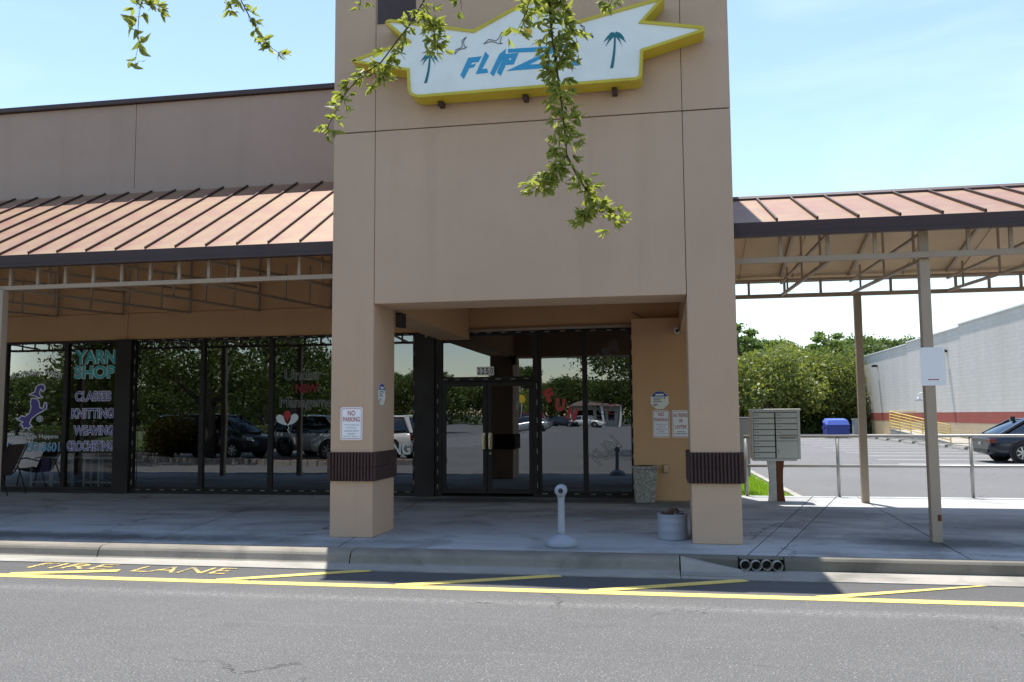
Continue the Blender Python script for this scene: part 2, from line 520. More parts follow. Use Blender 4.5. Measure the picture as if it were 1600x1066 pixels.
# ------------------------------------------------------------------ building blocks
OFF = {}
def thing(name, label, cat, loc=(0, 0, 0), rotz=0.0, group=None, kind=None):
    o = bpy.data.objects.new(name, None)
    COL.objects.link(o)
    o.empty_display_size = 0.2
    o.location = loc
    o.rotation_euler = (0, 0, rotz)
    tag(o, label, cat, group, kind)
    OFF[o.name] = Vector(loc) if rotz == 0 else Vector((0, 0, 0))
    return o

def tag(o, label=None, cat=None, group=None, kind=None):
    if label: o['label'] = label
    if cat: o['category'] = cat
    if group: o['group'] = group
    if kind: o['kind'] = kind
    return o

class MB:
    def __init__(s):
        s.bm = bmesh.new()
    def v(s, p):
        return s.bm.verts.new(p)
    def box(s, x0, x1, y0, y1, z0, z1):
        vs = [s.v((x, y, z)) for z in (z0, z1) for y in (y0, y1) for x in (x0, x1)]
        for f in ((0, 2, 3, 1), (4, 5, 7, 6), (0, 1, 5, 4), (2, 6, 7, 3), (1, 3, 7, 5), (0, 4, 6, 2)):
            s.bm.faces.new([vs[i] for i in f])
        return s
    def hexa(s, b, t):
        """8 points: bottom ring then top ring, both counter-clockwise from above"""
        n = len(b)
        vb = [s.v(p) for p in b]; vt = [s.v(p) for p in t]
        s.bm.faces.new(vb[::-1]); s.bm.faces.new(vt)
        for i in range(n):
            j = (i + 1) % n
            s.bm.faces.new((vb[i], vb[j], vt[j], vt[i]))
        return s
    def bar(s, p, q, w, h=None, up=(0, 0, 1)):
        p, q = Vector(p), Vector(q)
        h = h or w
        d = (q - p).normalized()
        u = Vector(up)
        if abs(d.dot(u)) > 0.98: u = Vector((0, 1, 0))
        a = d.cross(u).normalized() * (w / 2)
        b = a.cross(d).normalized() * (h / 2)
        r = [[s.v(c + i * a + j * b) for i, j in ((-1, -1), (1, -1), (1, 1), (-1, 1))] for c in (p, q)]
        s.bm.faces.new(r[0]); s.bm.faces.new(r[1][::-1])
        for i in range(4):
            j = (i + 1) % 4
            s.bm.faces.new((r[0][j], r[0][i], r[1][i], r[1][j]))
        return s
    def tube(s, pts, r, seg=8, caps=True):
        pts = [Vector(p) for p in pts]
        rr = r if isinstance(r, (list, tuple)) else [r] * len(pts)
        prev = None; rings = []
        for i, p in enumerate(pts):
            d = (pts[min(i + 1, len(pts) - 1)] - pts[max(i - 1, 0)]).normalized()
            u = Vector((0, 0, 1)) if abs(d.z) < 0.95 else Vector((0, 1, 0))
            if prev is None:
                a = d.cross(u).normalized()
            else:
                a = (prev - d * prev.dot(d)).normalized()
            prev = a
            b = d.cross(a)
            rings.append([s.v(p + (a * math.cos(t) + b * math.sin(t)) * rr[i]) for t in [2 * PI * k / seg for k in range(seg)]])
        for A, B in zip(rings, rings[1:]):
            for k in range(seg):
                j = (k + 1) % seg
                f = s.bm.faces.new((A[k], A[j], B[j], B[k])); f.smooth = True
        if caps:
            s.bm.faces.new(rings[0][::-1]); s.bm.faces.new(rings[-1])
        return s
    def lathe(s, prof, c=(0, 0, 0), seg=24, axis='z', caps=True):
        rings = []
        for r, z in prof:
            ring = []
            for k in range(seg):
                t = 2 * PI * k / seg
                if axis == 'z': p = (c[0] + r * math.cos(t), c[1] + r * math.sin(t), c[2] + z)
                elif axis == 'y': p = (c[0] + r * math.cos(t), c[1] + z, c[2] + r * math.sin(t))
                else: p = (c[0] + z, c[1] + r * math.cos(t), c[2] + r * math.sin(t))
                ring.append(s.v(p))
            rings.append(ring)
        for A, B in zip(rings, rings[1:]):
            for k in range(seg):
                j = (k + 1) % seg
                f = s.bm.faces.new((A[k], A[j], B[j], B[k])); f.smooth = True
        if caps and prof[0][0] > 1e-5: s.bm.faces.new(rings[0][::-1])
        if caps and prof[-1][0] > 1e-5: s.bm.faces.new(rings[-1])
        return s
    def prism_y(s, poly, y0, y1):
        """polygon of (x, z) extruded from y0 to y1"""
        a = [s.v((x, y0, z)) for x, z in poly]; b = [s.v((x, y1, z)) for x, z in poly]
        s.bm.faces.new(a); s.bm.faces.new(b[::-1])
        for i in range(len(poly)):
            j = (i + 1) % len(poly)
            s.bm.faces.new((a[j], a[i], b[i], b[j]))
        return s
    def prism_x(s, poly, x0, x1):
        a = [s.v((x0, y, z)) for y, z in poly]; b = [s.v((x1, y, z)) for y, z in poly]
        s.bm.faces.new(a); s.bm.faces.new(b[::-1])
        for i in range(len(poly)):
            j = (i + 1) % len(poly)
            s.bm.faces.new((a[j], a[i], b[i], b[j]))
        return s
    def prism_z(s, poly, z0, z1):
        a = [s.v((x, y, z0)) for x, y in poly]; b = [s.v((x, y, z1)) for x, y in poly]
        s.bm.faces.new(a[::-1]); s.bm.faces.new(b)
        for i in range(len(poly)):
            j = (i + 1) % len(poly)
            s.bm.faces.new((a[i], a[j], b[j], b[i]))
        return s
    def poly(s, pts):
        s.bm.faces.new([s.v(p) for p in pts])
        return s
    def disc_y(s, cx, cz, r, y0, y1, seg=20):
        return s.prism_y([(cx + r * math.cos(2 * PI * k / seg), cz + r * math.sin(2 * PI * k / seg)) for k in range(seg)], y0, y1)
    def build(s, name, mat, parent=None, bevel=0.0, kind=None, tri=False):
        me = bpy.data.meshes.new(name)
        bmesh.ops.recalc_face_normals(s.bm, faces=s.bm.faces)
        off = OFF.get(parent.name, Vector((0, 0, 0))) if parent else Vector((0, 0, 0))
        if off.length: bmesh.ops.translate(s.bm, vec=-off, verts=s.bm.verts)
        if tri: bmesh.ops.triangulate(s.bm, faces=s.bm.faces)
        s.bm.to_mesh(me); s.bm.free()
        return link(name, me, mat, parent, bevel, kind)

def link(name, me, mat, parent=None, bevel=0.0, kind=None):
    if not me.materials and mat is not None:
        me.materials.append(M(mat) if isinstance(mat, str) else mat)
    o = bpy.data.objects.new(name, me)
    COL.objects.link(o)
    if parent:
        o.parent = parent
        OFF[o.name] = OFF.get(parent.name, Vector((0, 0, 0)))
    if bevel:
        b = o.modifiers.new('bevel', 'BEVEL')
        b.width = bevel; b.segments = 2; b.limit_method = 'ANGLE'; b.angle_limit = 0.6
    if kind: o['kind'] = kind
    return o

def share(o, loc, parent=None):
    c = o.copy()
    COL.objects.link(c)
    c.location = loc
    if parent: c.parent = parent
    OFF[c.name] = OFF.get(o.name, Vector((0, 0, 0)))
    return c

def kids(o):
    return [c for c in COL.objects if c.parent == o]

def copy_tree(o, parent=None):
    c = o.copy()
    COL.objects.link(c)
    if parent: c.parent = parent
    for k in list(o.children): copy_tree(k, c)
    return c

def text_mesh(body, bold=0.0, shear=0.0, depth=0.0, spacing=1.0, trace=0.0):
    cu = bpy.data.curves.new('text', 'FONT')
    cu.body = body
    cu.offset = bold
    cu.shear = shear
    cu.extrude = depth
    cu.space_character = spacing
    cu.resolution_u = 4
    if trace:
        cu.fill_mode = 'NONE'; cu.bevel_depth = trace; cu.bevel_resolution = 0
    o = bpy.data.objects.new('text', cu)
    COL.objects.link(o)
    bpy.context.view_layer.update()
    me = bpy.data.meshes.new_from_object(o.evaluated_get(bpy.context.evaluated_depsgraph_get()))
    bpy.data.objects.remove(o)
    bpy.data.curves.remove(cu)
    me.materials.clear()
    return me

def text_on(body, x0, x1, z0, z1, y, mat, parent, bold=0.0, shear=0.0, name='lettering', tilt=0.0, facing='front', arc=0.0, grow=0.0, spacing=1.0, trace=0.0):
    """flat print fitted into the rectangle, on a surface facing -y (front), +x (side) or up (ground)"""
    me = text_mesh(body, bold, shear, 0.0, spacing, trace)
    n = len(me.vertices)
    co = np.zeros(n * 3); me.vertices.foreach_get('co', co); co = co.reshape(-1, 3)
    lo, hi = co.min(0), co.max(0)
    u = (co[:, 0] - lo[0]) / (hi[0] - lo[0]); w = (co[:, 1] - lo[1]) / (hi[1] - lo[1])
    X = x0 - grow + u * (x1 - x0 + 2 * grow); Z = z0 - grow + w * (z1 - z0 + 2 * grow)
    if arc: Z = Z + arc * (1 - (2 * u - 1) ** 2)
    if tilt:
        cx, cz = (x0 + x1) / 2, (z0 + z1) / 2
        dx, dz = X - cx, Z - cz
        X = cx + dx * math.cos(tilt) - dz * math.sin(tilt); Z = cz + dx * math.sin(tilt) + dz * math.cos(tilt)
    Y = y - co[:, 2] * 0.06 if trace else np.full(n, y)
    if facing == 'front': P = np.stack([X, Y, Z], 1)
    elif facing == 'side': P = np.stack([Y, X, Z], 1)
    else: P = np.stack([X, Z, Y], 1)
    off = OFF.get(parent.name, Vector((0, 0, 0)))
    P = P - np.array(off)
    me.vertices.foreach_set('co', P.ravel()); me.update()
    return link(name, me, mat, parent)

def outlined(body, x0, x1, z0, z1, y, mat, edge, parent, bold=0.02, edgew=0.045, **k):
    text_on(body, x0, x1, z0, z1, y - 0.003, mat, parent, bold, **k)
    text_on(body, x0, x1, z0, z1, y, edge, parent, bold, grow=0.012, name='lettering_outline', trace=edgew, **k)

def strokes(lines, w, y, mat, parent, name, thick=0.002):
    m = MB()
    for ln in lines:
        for (a, b), (c, d) in zip(ln, ln[1:]):
            m.bar((a, y, b), (c, y, d), w, thick, up=(0, 1, 0))
    return m.build(name, mat, parent)

def leaf_cloud(n, centres, radii, size, flatten=0.7, shell=0.55):
    """many small leaf clumps spread through overlapping lobes; returns verts, faces"""
    centres = np.array(centres, float); radii = np.array(radii, float)
    p = radii ** 2 / (radii ** 2).sum()
    k = rng.choice(len(centres), n, p=p)
    d = rng.normal(size=(n, 3)); d /= np.linalg.norm(d, axis=1)[:, None]
    r = shell + (1 - shell) * rng.random(n) ** 0.6
    r = np.where(rng.random(n) < 0.25, rng.random(n), r) * (1 + 0.22 * rng.normal(size=n))
    P = centres[k] + d * (radii[k] * r)[:, None] * np.array([1, 1, flatten])
    return leaf_quads(P, size)

def leaf_quads(P, size):
    n = len(P)
    a = rng.normal(size=(n, 3)); a /= np.linalg.norm(a, axis=1)[:, None]
    b = rng.normal(size=(n, 3)); b -= (a * b).sum(1)[:, None] * a; b /= np.linalg.norm(b, axis=1)[:, None]
    s = size * (0.6 + 0.8 * rng.random(n))
    A = a * s[:, None]; B = b * (s * 0.55)[:, None]
    V = np.stack([P - A, P + B * 0.9 - A * 0.1, P + A, P - B * 0.9 + A * 0.1], 1).reshape(-1, 3)
    F = np.arange(4 * n).reshape(-1, 4)
    return V, F

def mesh_np(name, V, F):
    me = bpy.data.meshes.new(name)
    me.vertices.add(len(V)); me.vertices.foreach_set('co', np.asarray(V, np.float32).ravel())
    k = F.shape[1]
    me.loops.add(F.size); me.loops.foreach_set('vertex_index', F.ravel().astype(np.int32))
    me.polygons.add(len(F))
    me.polygons.foreach_set('loop_start', np.arange(0, F.size, k, dtype=np.int32))
    me.polygons.foreach_set('loop_total', np.full(len(F), k, dtype=np.int32))
    me.update(); me.validate()
    return me

# ------------------------------------------------------------------ ground, road, kerb, pavement
def setting():
    g = MB(); g.poly([(-900, -900, -0.08), (900, -900, -0.08), (900, 900, -0.08), (-900, 900, -0.08)])
    tag(g.build('ground', 'ground'), 'flat brown green ground stretching away behind the trees', None, None, 'structure')
    r = MB(); r.poly([(-90, -115, 0), (90, -115, 0), (90, 9.06, 0), (-90, 9.06, 0)])
    road = r.build('road', 'asphalt'); tag(road, 'grey speckled asphalt drive in front of the shops', None, None, 'structure')
    lot = MB(); lot.poly([(2.5, 16.75, 0), (60, 16.75, 0), (60, 66, 0), (2.2, 66, 0)])
    lot_o = lot.build('parking_lot', 'asphalt_lot'); tag(lot_o, 'pale asphalt parking lot beyond the railing', None, None, 'structure')
    # painted lines
    m = MB(); m.box(-60, 60, 8.12, 8.28, 0.0005, 0.004); m.build('yellow_line', 'yellow', road)
    for a, b in [((-9.0, 8.35), (-7.75, 9.02)), ((-6.85, 8.30), (-5.85, 8.60)), ((-4.45, 8.28), (-3.15, 9.0)), ((-2.55, 8.28), (-1.1, 8.98)),
                 ((-0.65, 8.28), (0.75, 8.98)), ((1.4, 8.28), (3.05, 9.3)), ((3.4, 8.28), (4.8, 9.0))]:
        d = (Vector(b) - Vector(a)).normalized(); nn = Vector((-d.y, d.x)) * 0.065
        q = [Vector(a) - nn - d * 0.08, Vector(b) - nn, Vector(b) + nn, Vector(a) + nn - d * 0.08]
        m = MB(); m.prism_z([(p.x, min(p.y, 9.05)) for p in q], 0.004, 0.008); m.build('hatch_line', 'yellow', road)
    text_on('FIRE', -7.02, -6.06, 8.64, 8.95, 0.006, 'yellow_worn', road, 0.0, name='lettering', facing='ground')
    text_on('LANE', -5.72, -4.62, 8.58, 8.92, 0.006, 'yellow_worn', road, 0.0, name='lettering', facing='ground')
    # white stall lines in the right lot and behind the camera
    for i in range(12):
        y = 29.83 + i * 2.75
        m = MB(); m.box(7.4, 12.6, y - 0.05, y + 0.05, 0.001, 0.005); m.build('stall_line', 'whiteline', lot_o)
    for i in range(16):
        y = -14 - i * 2.75
        m = MB(); m.box(-15.5, -10.2, y - 0.05, y + 0.05, 0.001, 0.005); m.build('stall_line', 'whiteline', road)

    # rolled kerb with its gutter pan
    k = thing('kerb', 'weathered concrete kerb and gutter along the drive', None, (0, 9.3, 0), kind='structure')
    prof = [(9.29, -0.05), (9.29, 0.024), (9.305, 0.034), (9.328, 0.105), (9.345, 0.128), (9.375, 0.143), (9.42, 0.149), (9.625, 0.15), (9.625, -0.05)]
    xs = [-30, -6.62, -3.5, 0.12]
    m = MB(); m.prism_x([(8.98, -0.05), (8.98, 0.011), (9.289, 0.023), (9.289, -0.05)], -30, 0.118); m.build('gutter_pan', 'kerb', k)
    for a, b in zip(xs, xs[1:]):
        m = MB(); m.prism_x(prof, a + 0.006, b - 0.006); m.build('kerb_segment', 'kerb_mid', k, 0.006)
    m = MB()                                          # flared apron at the pipe outlet
    P0 = [(9.10, 0.020), (9.30, 0.032), (9.335, 0.11), (9.375, 0.142), (9.5, 0.149)]
    P1 = [(9.10, 0.018), (9.20, 0.020), (9.30, 0.024), (9.36, 0.028), (9.42, 0.032)]
    va = [m.v((0.128, y, z)) for y, z in P0]; vb = [m.v((0.76, y, z)) for y, z in P1]
    va0 = [m.v((0.128, y, -0.04)) for y, z in P0]; vb0 = [m.v((0.76, y, -0.04)) for y, z in P1]
    for i in range(4):
        m.bm.faces.new((va[i], vb[i], vb[i + 1], va[i + 1])); m.bm.faces.new((va0[i], va0[i + 1], vb0[i + 1], vb0[i]))
        m.bm.faces.new((va[i], va[i + 1], va0[i + 1], va0[i])); m.bm.faces.new((vb[i], vb0[i], vb0[i + 1], vb[i + 1]))
    m.bm.faces.new((va[0], va0[0], vb0[0], vb[0])); m.bm.faces.new((va[4], vb[4], vb0[4], va0[4]))
    m.build('apron', 'kerb', k)
    prof2 = [(9.50, -0.05), (9.50, 0.12), (9.515, 0.143), (9.53, 0.15), (9.62, 0.15), (9.62, -0.05)]
    for a, b in ((0.134, 0.73), (1.19, 4.6), (4.6, 8.9), (8.9, 30)):
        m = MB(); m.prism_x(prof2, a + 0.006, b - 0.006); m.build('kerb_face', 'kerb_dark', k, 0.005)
    m = MB(); m.box(0.736, 1.184, 9.50, 9.62, 0.128, 0.15); m.build('kerb_lintel', 'kerb_dark', k)
    m = MB(); m.box(0.736, 1.184, 9.60, 9.62, -0.05, 0.128); m.build('outlet_back', 'joint', k)
    m = MB(); m.prism_x([(9.0, -0.05), (9.0, 0.009), (9.49, 0.017), (9.49, -0.05)], 0.126, 30); m.build('gutter_pan', 'kerb', k)
    for i, x in enumerate((0.795, 0.902, 1.011, 1.118)):
        t = thing('drain_pipe', ['leftmost plastic drain pipe end in the kerb outlet', 'second drain pipe from the left in the kerb outlet',
                                 'third drain pipe from the left in the kerb outlet, sitting slightly high', 'rightmost plastic drain pipe end in the kerb outlet'][i],
                  'drain pipe', (x, 9.45, 0.018), 0, 'drain pipe ends in the kerb')
        z = 0.072 + (0.006 if i == 2 else 0)
        m = MB(); m.lathe([(0.053, 0.14), (0.053, -0.02 - 0.015 * (i % 2)), (0.0485, -0.02 - 0.015 * (i % 2)), (0.0485, 0.13)], (x, 9.45, z), 24, 'y', False)
        m.build('pipe_wall', 'pipe', t)
        m = MB(); m.disc_y(x, z, 0.0455, 9.57, 9.575); m.build('pipe_inside', 'black', t)

    # pavement slabs, with the joints cut where the photograph has them
    s = thing('sidewalk', 'stained concrete pavement in front of the shops', None, (0, 12.5, 0), kind='structure')
    m = MB(); m.box(-30, 30, 9.625, 16.56, -0.05, 0.118); m.build('joint_bed', 'joint', s)
    J = [(-30, -30), (-14.6, -16.2), (-9.3, -11.5), (-6.2, -7.3), (-3.76, -4.5), (0.83, 2.62), (1.13, 3.03), (3.05, 3.38), (6.6, 6.9), (10, 10.2), (30, 30)]
    for (a, b), (c, d) in zip(J, J[1:]):
        g = 0.008
        m = MB(); m.prism_z([(a + g, 9.626), (c - g, 9.626), (d - g, 16.55), (b + g, 16.55)], 0.119, 0.15)
        m.build('slab', 'sidewalk', s, 0.004)
    # grass strip with its edging behind the mailbox
    m = MB(); m.prism_z([(1.28, 16.58), (2.35, 16.58), (2.0, 30), (1.28, 30)], -0.05, 0.09); tag(m.build('grass_strip', 'lawn'), 'narrow planted strip beside the wall', None, None, 'structure')
    m = MB(); m.prism_z([(2.36, 16.58), (2.50, 16.58), (2.15, 30), (2.01, 30)], -0.05, 0.12); tag(m.build('lot_kerb', 'kerb', None, 0.01), 'low pale kerb edging the grass strip', None, None, 'structure')
    n = 9000
    P = np.stack([1.3 + rng.random(n) * 0.95, 16.6 + rng.random(n) ** 1.3 * 9, np.full(n, 0.09)], 1)
    P[:, 0] = 1.3 + (P[:, 0] - 1.3) * (1 - (P[:, 1] - 16.6) * 0.028)
    h = 0.05 + 0.06 * rng.random(n); an = rng.random(n) * 2 * PI; le = rng.normal(size=(n, 2)) * 0.025; w = 0.005
    V = np.zeros((n, 3, 3)); V[:, 0] = P; V[:, 1] = P; V[:, 2] = P
    V[:, 0, 0] += np.cos(an) * w; V[:, 0, 1] += np.sin(an) * w; V[:, 1, 0] -= np.cos(an) * w; V[:, 1, 1] -= np.sin(an) * w
    V[:, 2, :2] += le; V[:, 2, 2] += h
    go = link('grass', mesh_np('grass', V.reshape(-1, 3), np.arange(3 * n).reshape(-1, 3)), 'grass')
    tag(go, 'bright green grass growing behind the mailbox', 'grass', None, 'stuff')
setting()

# ------------------------------------------------------------------ entrance tower
YF, YG = 10.35, 15.85
XL0, XL1, XR0, XR1 = -4.16, -3.60, 0.285, 0.85
ZB = 3.07
def ribbed_band(x0, x1, y0, y1, z0, z1, ribs, root, ribs_side):
    m = MB()
    m.box(x0 - 0.012, x1 + 0.012, y0 - 0.012, y1 + 0.012, z0, z1)
    def rib(p0, p1, nrm, n):
        p0, p1, nrm = Vector(p0), Vector(p1), Vector(nrm)
        d = (p1 - p0) / n
        for i in range(n):
            a = p0 + d * (i + 0.14); b = p0 + d * (i + 0.86)
            a2 = p0 + d * (i + 0.26) + nrm * 0.026; b2 = p0 + d * (i + 0.74) + nrm * 0.026
            for zz0, zz1 in ((z0 + 0.003, (z0 + z1) / 2 - 0.004), ((z0 + z1) / 2 + 0.004, z1 - 0.003)):
                r = [[m.v((q.x, q.y, zz)) for q in (a, a2, b2, b)] for zz in (zz0, zz1)]
                m.bm.faces.new(r[0]); m.bm.faces.new(r[1][::-1])
                for k in range(3):
                    m.bm.faces.new((r[0][k + 1], r[0][k], r[1][k], r[1][k + 1]))
    e = 0.013
    rib((x0 - e, y0 - e, 0), (x1 + e, y0 - e, 0), (0, -1, 0), ribs)
    rib((x1 + e, y0 - e, 0), (x1 + e, y1 + e, 0), (1, 0, 0), ribs_side)
    rib((x0 - e, y1 + e, 0), (x0 - e, y0 - e, 0), (-1, 0, 0), ribs_side)
    return m.build('ribbed_band', 'band', root)

def tower():
    t = thing('entrance_tower', 'tall taupe stucco entrance tower carrying the yellow edged sign', 'entrance tower', (-1.65, YF, 0.15))
    for x0, x1, lab, r in ((XL0, XL1, 'left stucco pillar with the small no parking sign', 14), (XR0, XR1, 'right stucco pillar beside the grey drum', 14)):
        m = MB(); m.box(x0, x1, YF, YF + 0.86, 0.15, 5.305)
        p = m.build('pillar', 'stucco', t, 0.012); p['label'] = lab
        ribbed_band(x0, x1, YF, YF + 0.86, 0.845, 1.205, r, p, 20)
        m = MB(); m.box(x0, x1, YF, YF + 0.86, 5.317, 7.5); m.build('stucco_panel', 'stucco', t, 0.005)
    g = 0.006
    m = MB(); m.box(XL1 + g, XR0 - g, YF, YF + 0.70, ZB, 5.305); m.build('stucco_panel', 'stucco', t, 0.006)
    m = MB(); m.box(XL1 + g, XR0 - g, YF, YF + 0.70, 5.317, 7.5); m.build('stucco_panel', 'stucco', t, 0.006)
    m = MB(); m.box(XL0 + 0.03, XR1 - 0.03, YF + 0.03, YF + 0.6, 3.4, 7.46); m.build('core', 'joint', t)
    for x0, x1 in ((XL0, XL1), (XR0, XR1)):
        m = MB(); m.box(x0 + 0.002, x1 - 0.002, YF + 0.865, 15.80, ZB + 0.01, 7.5); m.build('side_beam', 'stucco_bounce', t, 0.006)
    m = MB(); m.box(XL1 + 0.002, XR0 - 0.002, YF + 0.705, 15.8, 4.0, 4.1); m.build('porch_ceiling', 'stucco_bounce', t)
    m = MB(); m.box(XL0 - 0.03, XR1 + 0.03, YF - 0.03, 16.0, 7.505, 7.58); m.build('tower_cap', 'bronze', t, 0.01)
    m = MB(); m.box(-3.575, -3.06, YF - 0.012, YF + 0.01, 6.735, 7.4); m.build('dark_panel', 'bronze', t)
tower()

# ------------------------------------------------------------------ shop building behind: walls, windows, doors
def shop():
    b = thing('shop_building', 'long taupe shop building with dark mirrored windows', 'shop building', (-8, YG, 0.15))
    # stucco walls in panels; the upper wall stands forward over the canopy
    for x0, x1 in ((-30, -19.1), (-19.09, -9.175), (-9.165, -4.17)):
        m = MB(); m.box(x0, x1, 13.56, 13.8, 5.69, 7.23); m.build('parapet_panel', 'stucco_wing', b, 0.004)
    m = MB(); m.box(-30, -4.17, 13.52, 13.8, 5.60, 5.683); m.build('roof_flashing', 'stucco_wing', b, 0.004)
    m = MB(); m.box(-30, -4.17, 13.49, 13.86, 7.235, 7.32); m.build('parapet_cap', 'bronze', b, 0.006)
    m = MB(); m.box(-30, -4.17, 13.56, 15.86, 5.0, 5.08); m.build('walkway_ceiling', 'stucco_bounce', b)
    m = MB(); m.box(-30, -4.17, 13.57, 13.79, 5.085, 5.598); m.build('hidden_wall', 'stucco_bounce', b)
    for x0, x1 in ((-30, -20.9), (-20.89, -10.765), (-10.755, -4.17)):
        m = MB(); m.box(x0, x1, 15.87, 16.1, 3.79, 4.995); m.build('wall_panel', 'stucco_bounce', b)
        m = MB(); m.box(x0, x1, 15.85, 16.1, 3.24, 3.78); m.build('wall_panel', 'stucco_bounce', b, 0.004)
    m = MB(); m.box(-4.16, 1.2, 15.82, 16.1, 3.24, 7.4); m.build('wall_panel', 'stucco_bounce', b)
    m = MB(); m.box(-0.56, 1.22, 15.45, 15.81, 0.15, 3.36); m.build('wall_panel', 'stucco_bounce', b, 0.006)
    m = MB(); m.box(1.0, 1.22, 15.82, 16.5, 0.1, 7.4); m.build('side_wall', 'stucco', b)
    # rooms behind the glass
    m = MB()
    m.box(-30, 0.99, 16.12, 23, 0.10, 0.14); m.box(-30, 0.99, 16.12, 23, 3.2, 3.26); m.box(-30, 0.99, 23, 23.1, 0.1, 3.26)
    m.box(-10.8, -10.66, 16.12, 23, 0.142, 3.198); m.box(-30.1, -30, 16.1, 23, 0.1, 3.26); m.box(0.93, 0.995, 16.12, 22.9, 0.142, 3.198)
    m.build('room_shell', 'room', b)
    m = MB(); m.box(-30, -0.6, 13.81, 34, 6.9, 7.0); m.build('flat_roof', 'farroof', b)
    # dark columns
    for x0, x1 in ((-10.93, -10.58), (-4.66, -4.27)):
        m = MB(); m.box(x0, x1, 15.72, 16.1, 0.15, 3.235); m.build('dark_column', 'column', b, 0.01)
    def window(x0, x1, z0=0.22, z1=3.235, mat='glass', fw=0.045, bottom=True):
        m = MB()
        m.box(x0, x0 + fw, 15.80, 15.92, z0, z1); m.box(x1 - fw, x1, 15.80, 15.92, z0, z1)
        m.box(x0 + fw, x1 - fw, 15.80, 15.92, z1 - fw, z1); m.box(x0 + fw, x1 - fw, 15.80, 15.92, z0, z0 + fw)
        wnd = m.build('window', 'frame', b, 0.003)
        m = MB(); m.poly([(x0 + fw, 15.85, z0 + fw), (x1 - fw, 15.85, z0 + fw), (x1 - fw, 15.85, z1 - fw), (x0 + fw, 15.85, z1 - fw)])
        m.build('pane', mat, wnd)
        return wnd
    m = MB(); m.box(-30, -0.565, 15.79, 15.93, 0.15, 0.215); m.build('window_base', 'frame', b, 0.004)
    W = {}
    for k, (x0, x1, mt) in enumerate([(-30, -22, 'glass'), (-22, -15, 'glass'), (-15, -13.52, 'glass_clear'), (-13.52, -12.10, 'glass_clear'), (-12.10, -10.935, 'glass_clear'),
                                      (-10.575, -9.06, 'glass'), (-9.06, -7.60, 'glass'), (-7.60, -6.13, 'glass'), (-6.13, -4.665, 'glass')]):
        W[k] = window(x0, x1, mat=mt)
    # ---- yarn shop lettering
    yl = 15.842
    w1, w2 = W[3], W[4]
    outlined('YARN', -11.93, -11.00, 2.76, 3.04, yl, 'tealbright', 'palewhite', w2, 0.03, 0.045)
    outlined('SHOP', -11.93, -11.00, 2.46, 2.72, yl, 'tealbright', 'palewhite', w2, 0.03, 0.045)
    for s_, x0, x1, z0, z1 in (('CLASSES', -11.89, -11.08, 2.0, 2.2), ('KNITTING', -11.96, -11.02, 1.65, 1.85), ('WEAVING', -11.9, -11.0, 1.31, 1.5), ('CROCHETING', -12.045, -10.99, 0.99, 1.19)):
        outlined(s_, x0, x1, z0, z1, yl, 'purple', 'lilac', w2, 0.015, 0.06)
    text_on('A Stitching Witch', -13.43, -12.22, 2.42, 2.60, yl, 'palewhite', w1, 0.012, 0.2, arc=0.08)
    text_on('Where Magic Happens', -13.42, -12.25, 1.22, 1.33, yl, 'palewhite', w1, 0.0)
    outlined('3', -13.43, -13.33, 0.98, 1.16, yl, 'cyan', 'palewhite', w1, 0.01, 0.03)
    outlined('-293-3601', -13.1, -12.22, 0.98, 1.16, yl, 'cyan', 'palewhite', w1, 0.01, 0.03)
    # broom-riding witch silhouette, outlined in white
    def zw(x, y): return (-13.30 + (x - 150) / 260.0 * 0.80, 2.37 - (y - 395) / 400.0 * 0.95)
    hat = [(255, 490), (300, 470), (315, 415), (345, 398), (375, 410), (380, 440), (362, 470), (348, 440), (338, 470), (345, 500), (372, 515), (335, 520), (300, 500)]
    body_ = [(280, 520), (325, 528), (340, 560), (345, 605), (372, 610), (378, 560), (395, 560), (398, 612), (360, 640), (320, 665), (285, 700), (272, 740), (300, 775), (270, 770), (275, 795), (245, 775), (228, 795), (222, 760),
             (200, 745), (225, 725), (195, 715), (160, 690), (195, 695), (205, 672), (235, 680), (268, 650), (280, 600), (272, 560)]
    for nm, pl in (('witch_hat_print', hat), ('witch_body_print', body_)):
        c = np.array(pl, float); ctr = c.mean(0)
        m = MB(); m.prism_y([zw(*p) for p in pl], yl - 0.001, yl); m.build(nm, 'purple', w1)
        ln = [zw(*p) for p in pl]; ln.append(ln[0])
        strokes([ln], 0.022, yl - 0.0015, 'lilac', w1, 'print_outline')
    wheel = [zw(348 + 22 * math.cos(a), 700 + 24 * math.sin(a)) for a in np.linspace(0, 2 * PI, 17)]
    spokes = [[zw(348, 700), zw(348 + 22 * math.cos(a), 700 + 24 * math.sin(a))] for a in np.linspace(0, 2 * PI, 7)[:-1]]
    strokes([wheel] + spokes, 0.016, yl, 'lilac', w1, 'spinning_wheel_print')
    # ---- hand painted window writing
    w3 = W[7]
    def hollow(body, x0, x1, z0, z1, wnd, mat, tilt=0.0, shear=0.0):
        """outline-drawn letters: the wide print behind, a dark fill in front"""
        text_on(body, x0, x1, z0, z1, yl, mat, wnd, 0.01, shear, tilt=tilt, name='lettering_outline', trace=0.02)
    hollow('Under', -7.33, -6.55, 2.36, 2.58, w3, 'chalk')
    text_on('NEW', -7.10, -6.62, 2.12, 2.29, yl, 'red_dim', w3, 0.05)
    hollow('Management', -7.42, -6.10, 1.77, 2.04, w3, 'chalk')
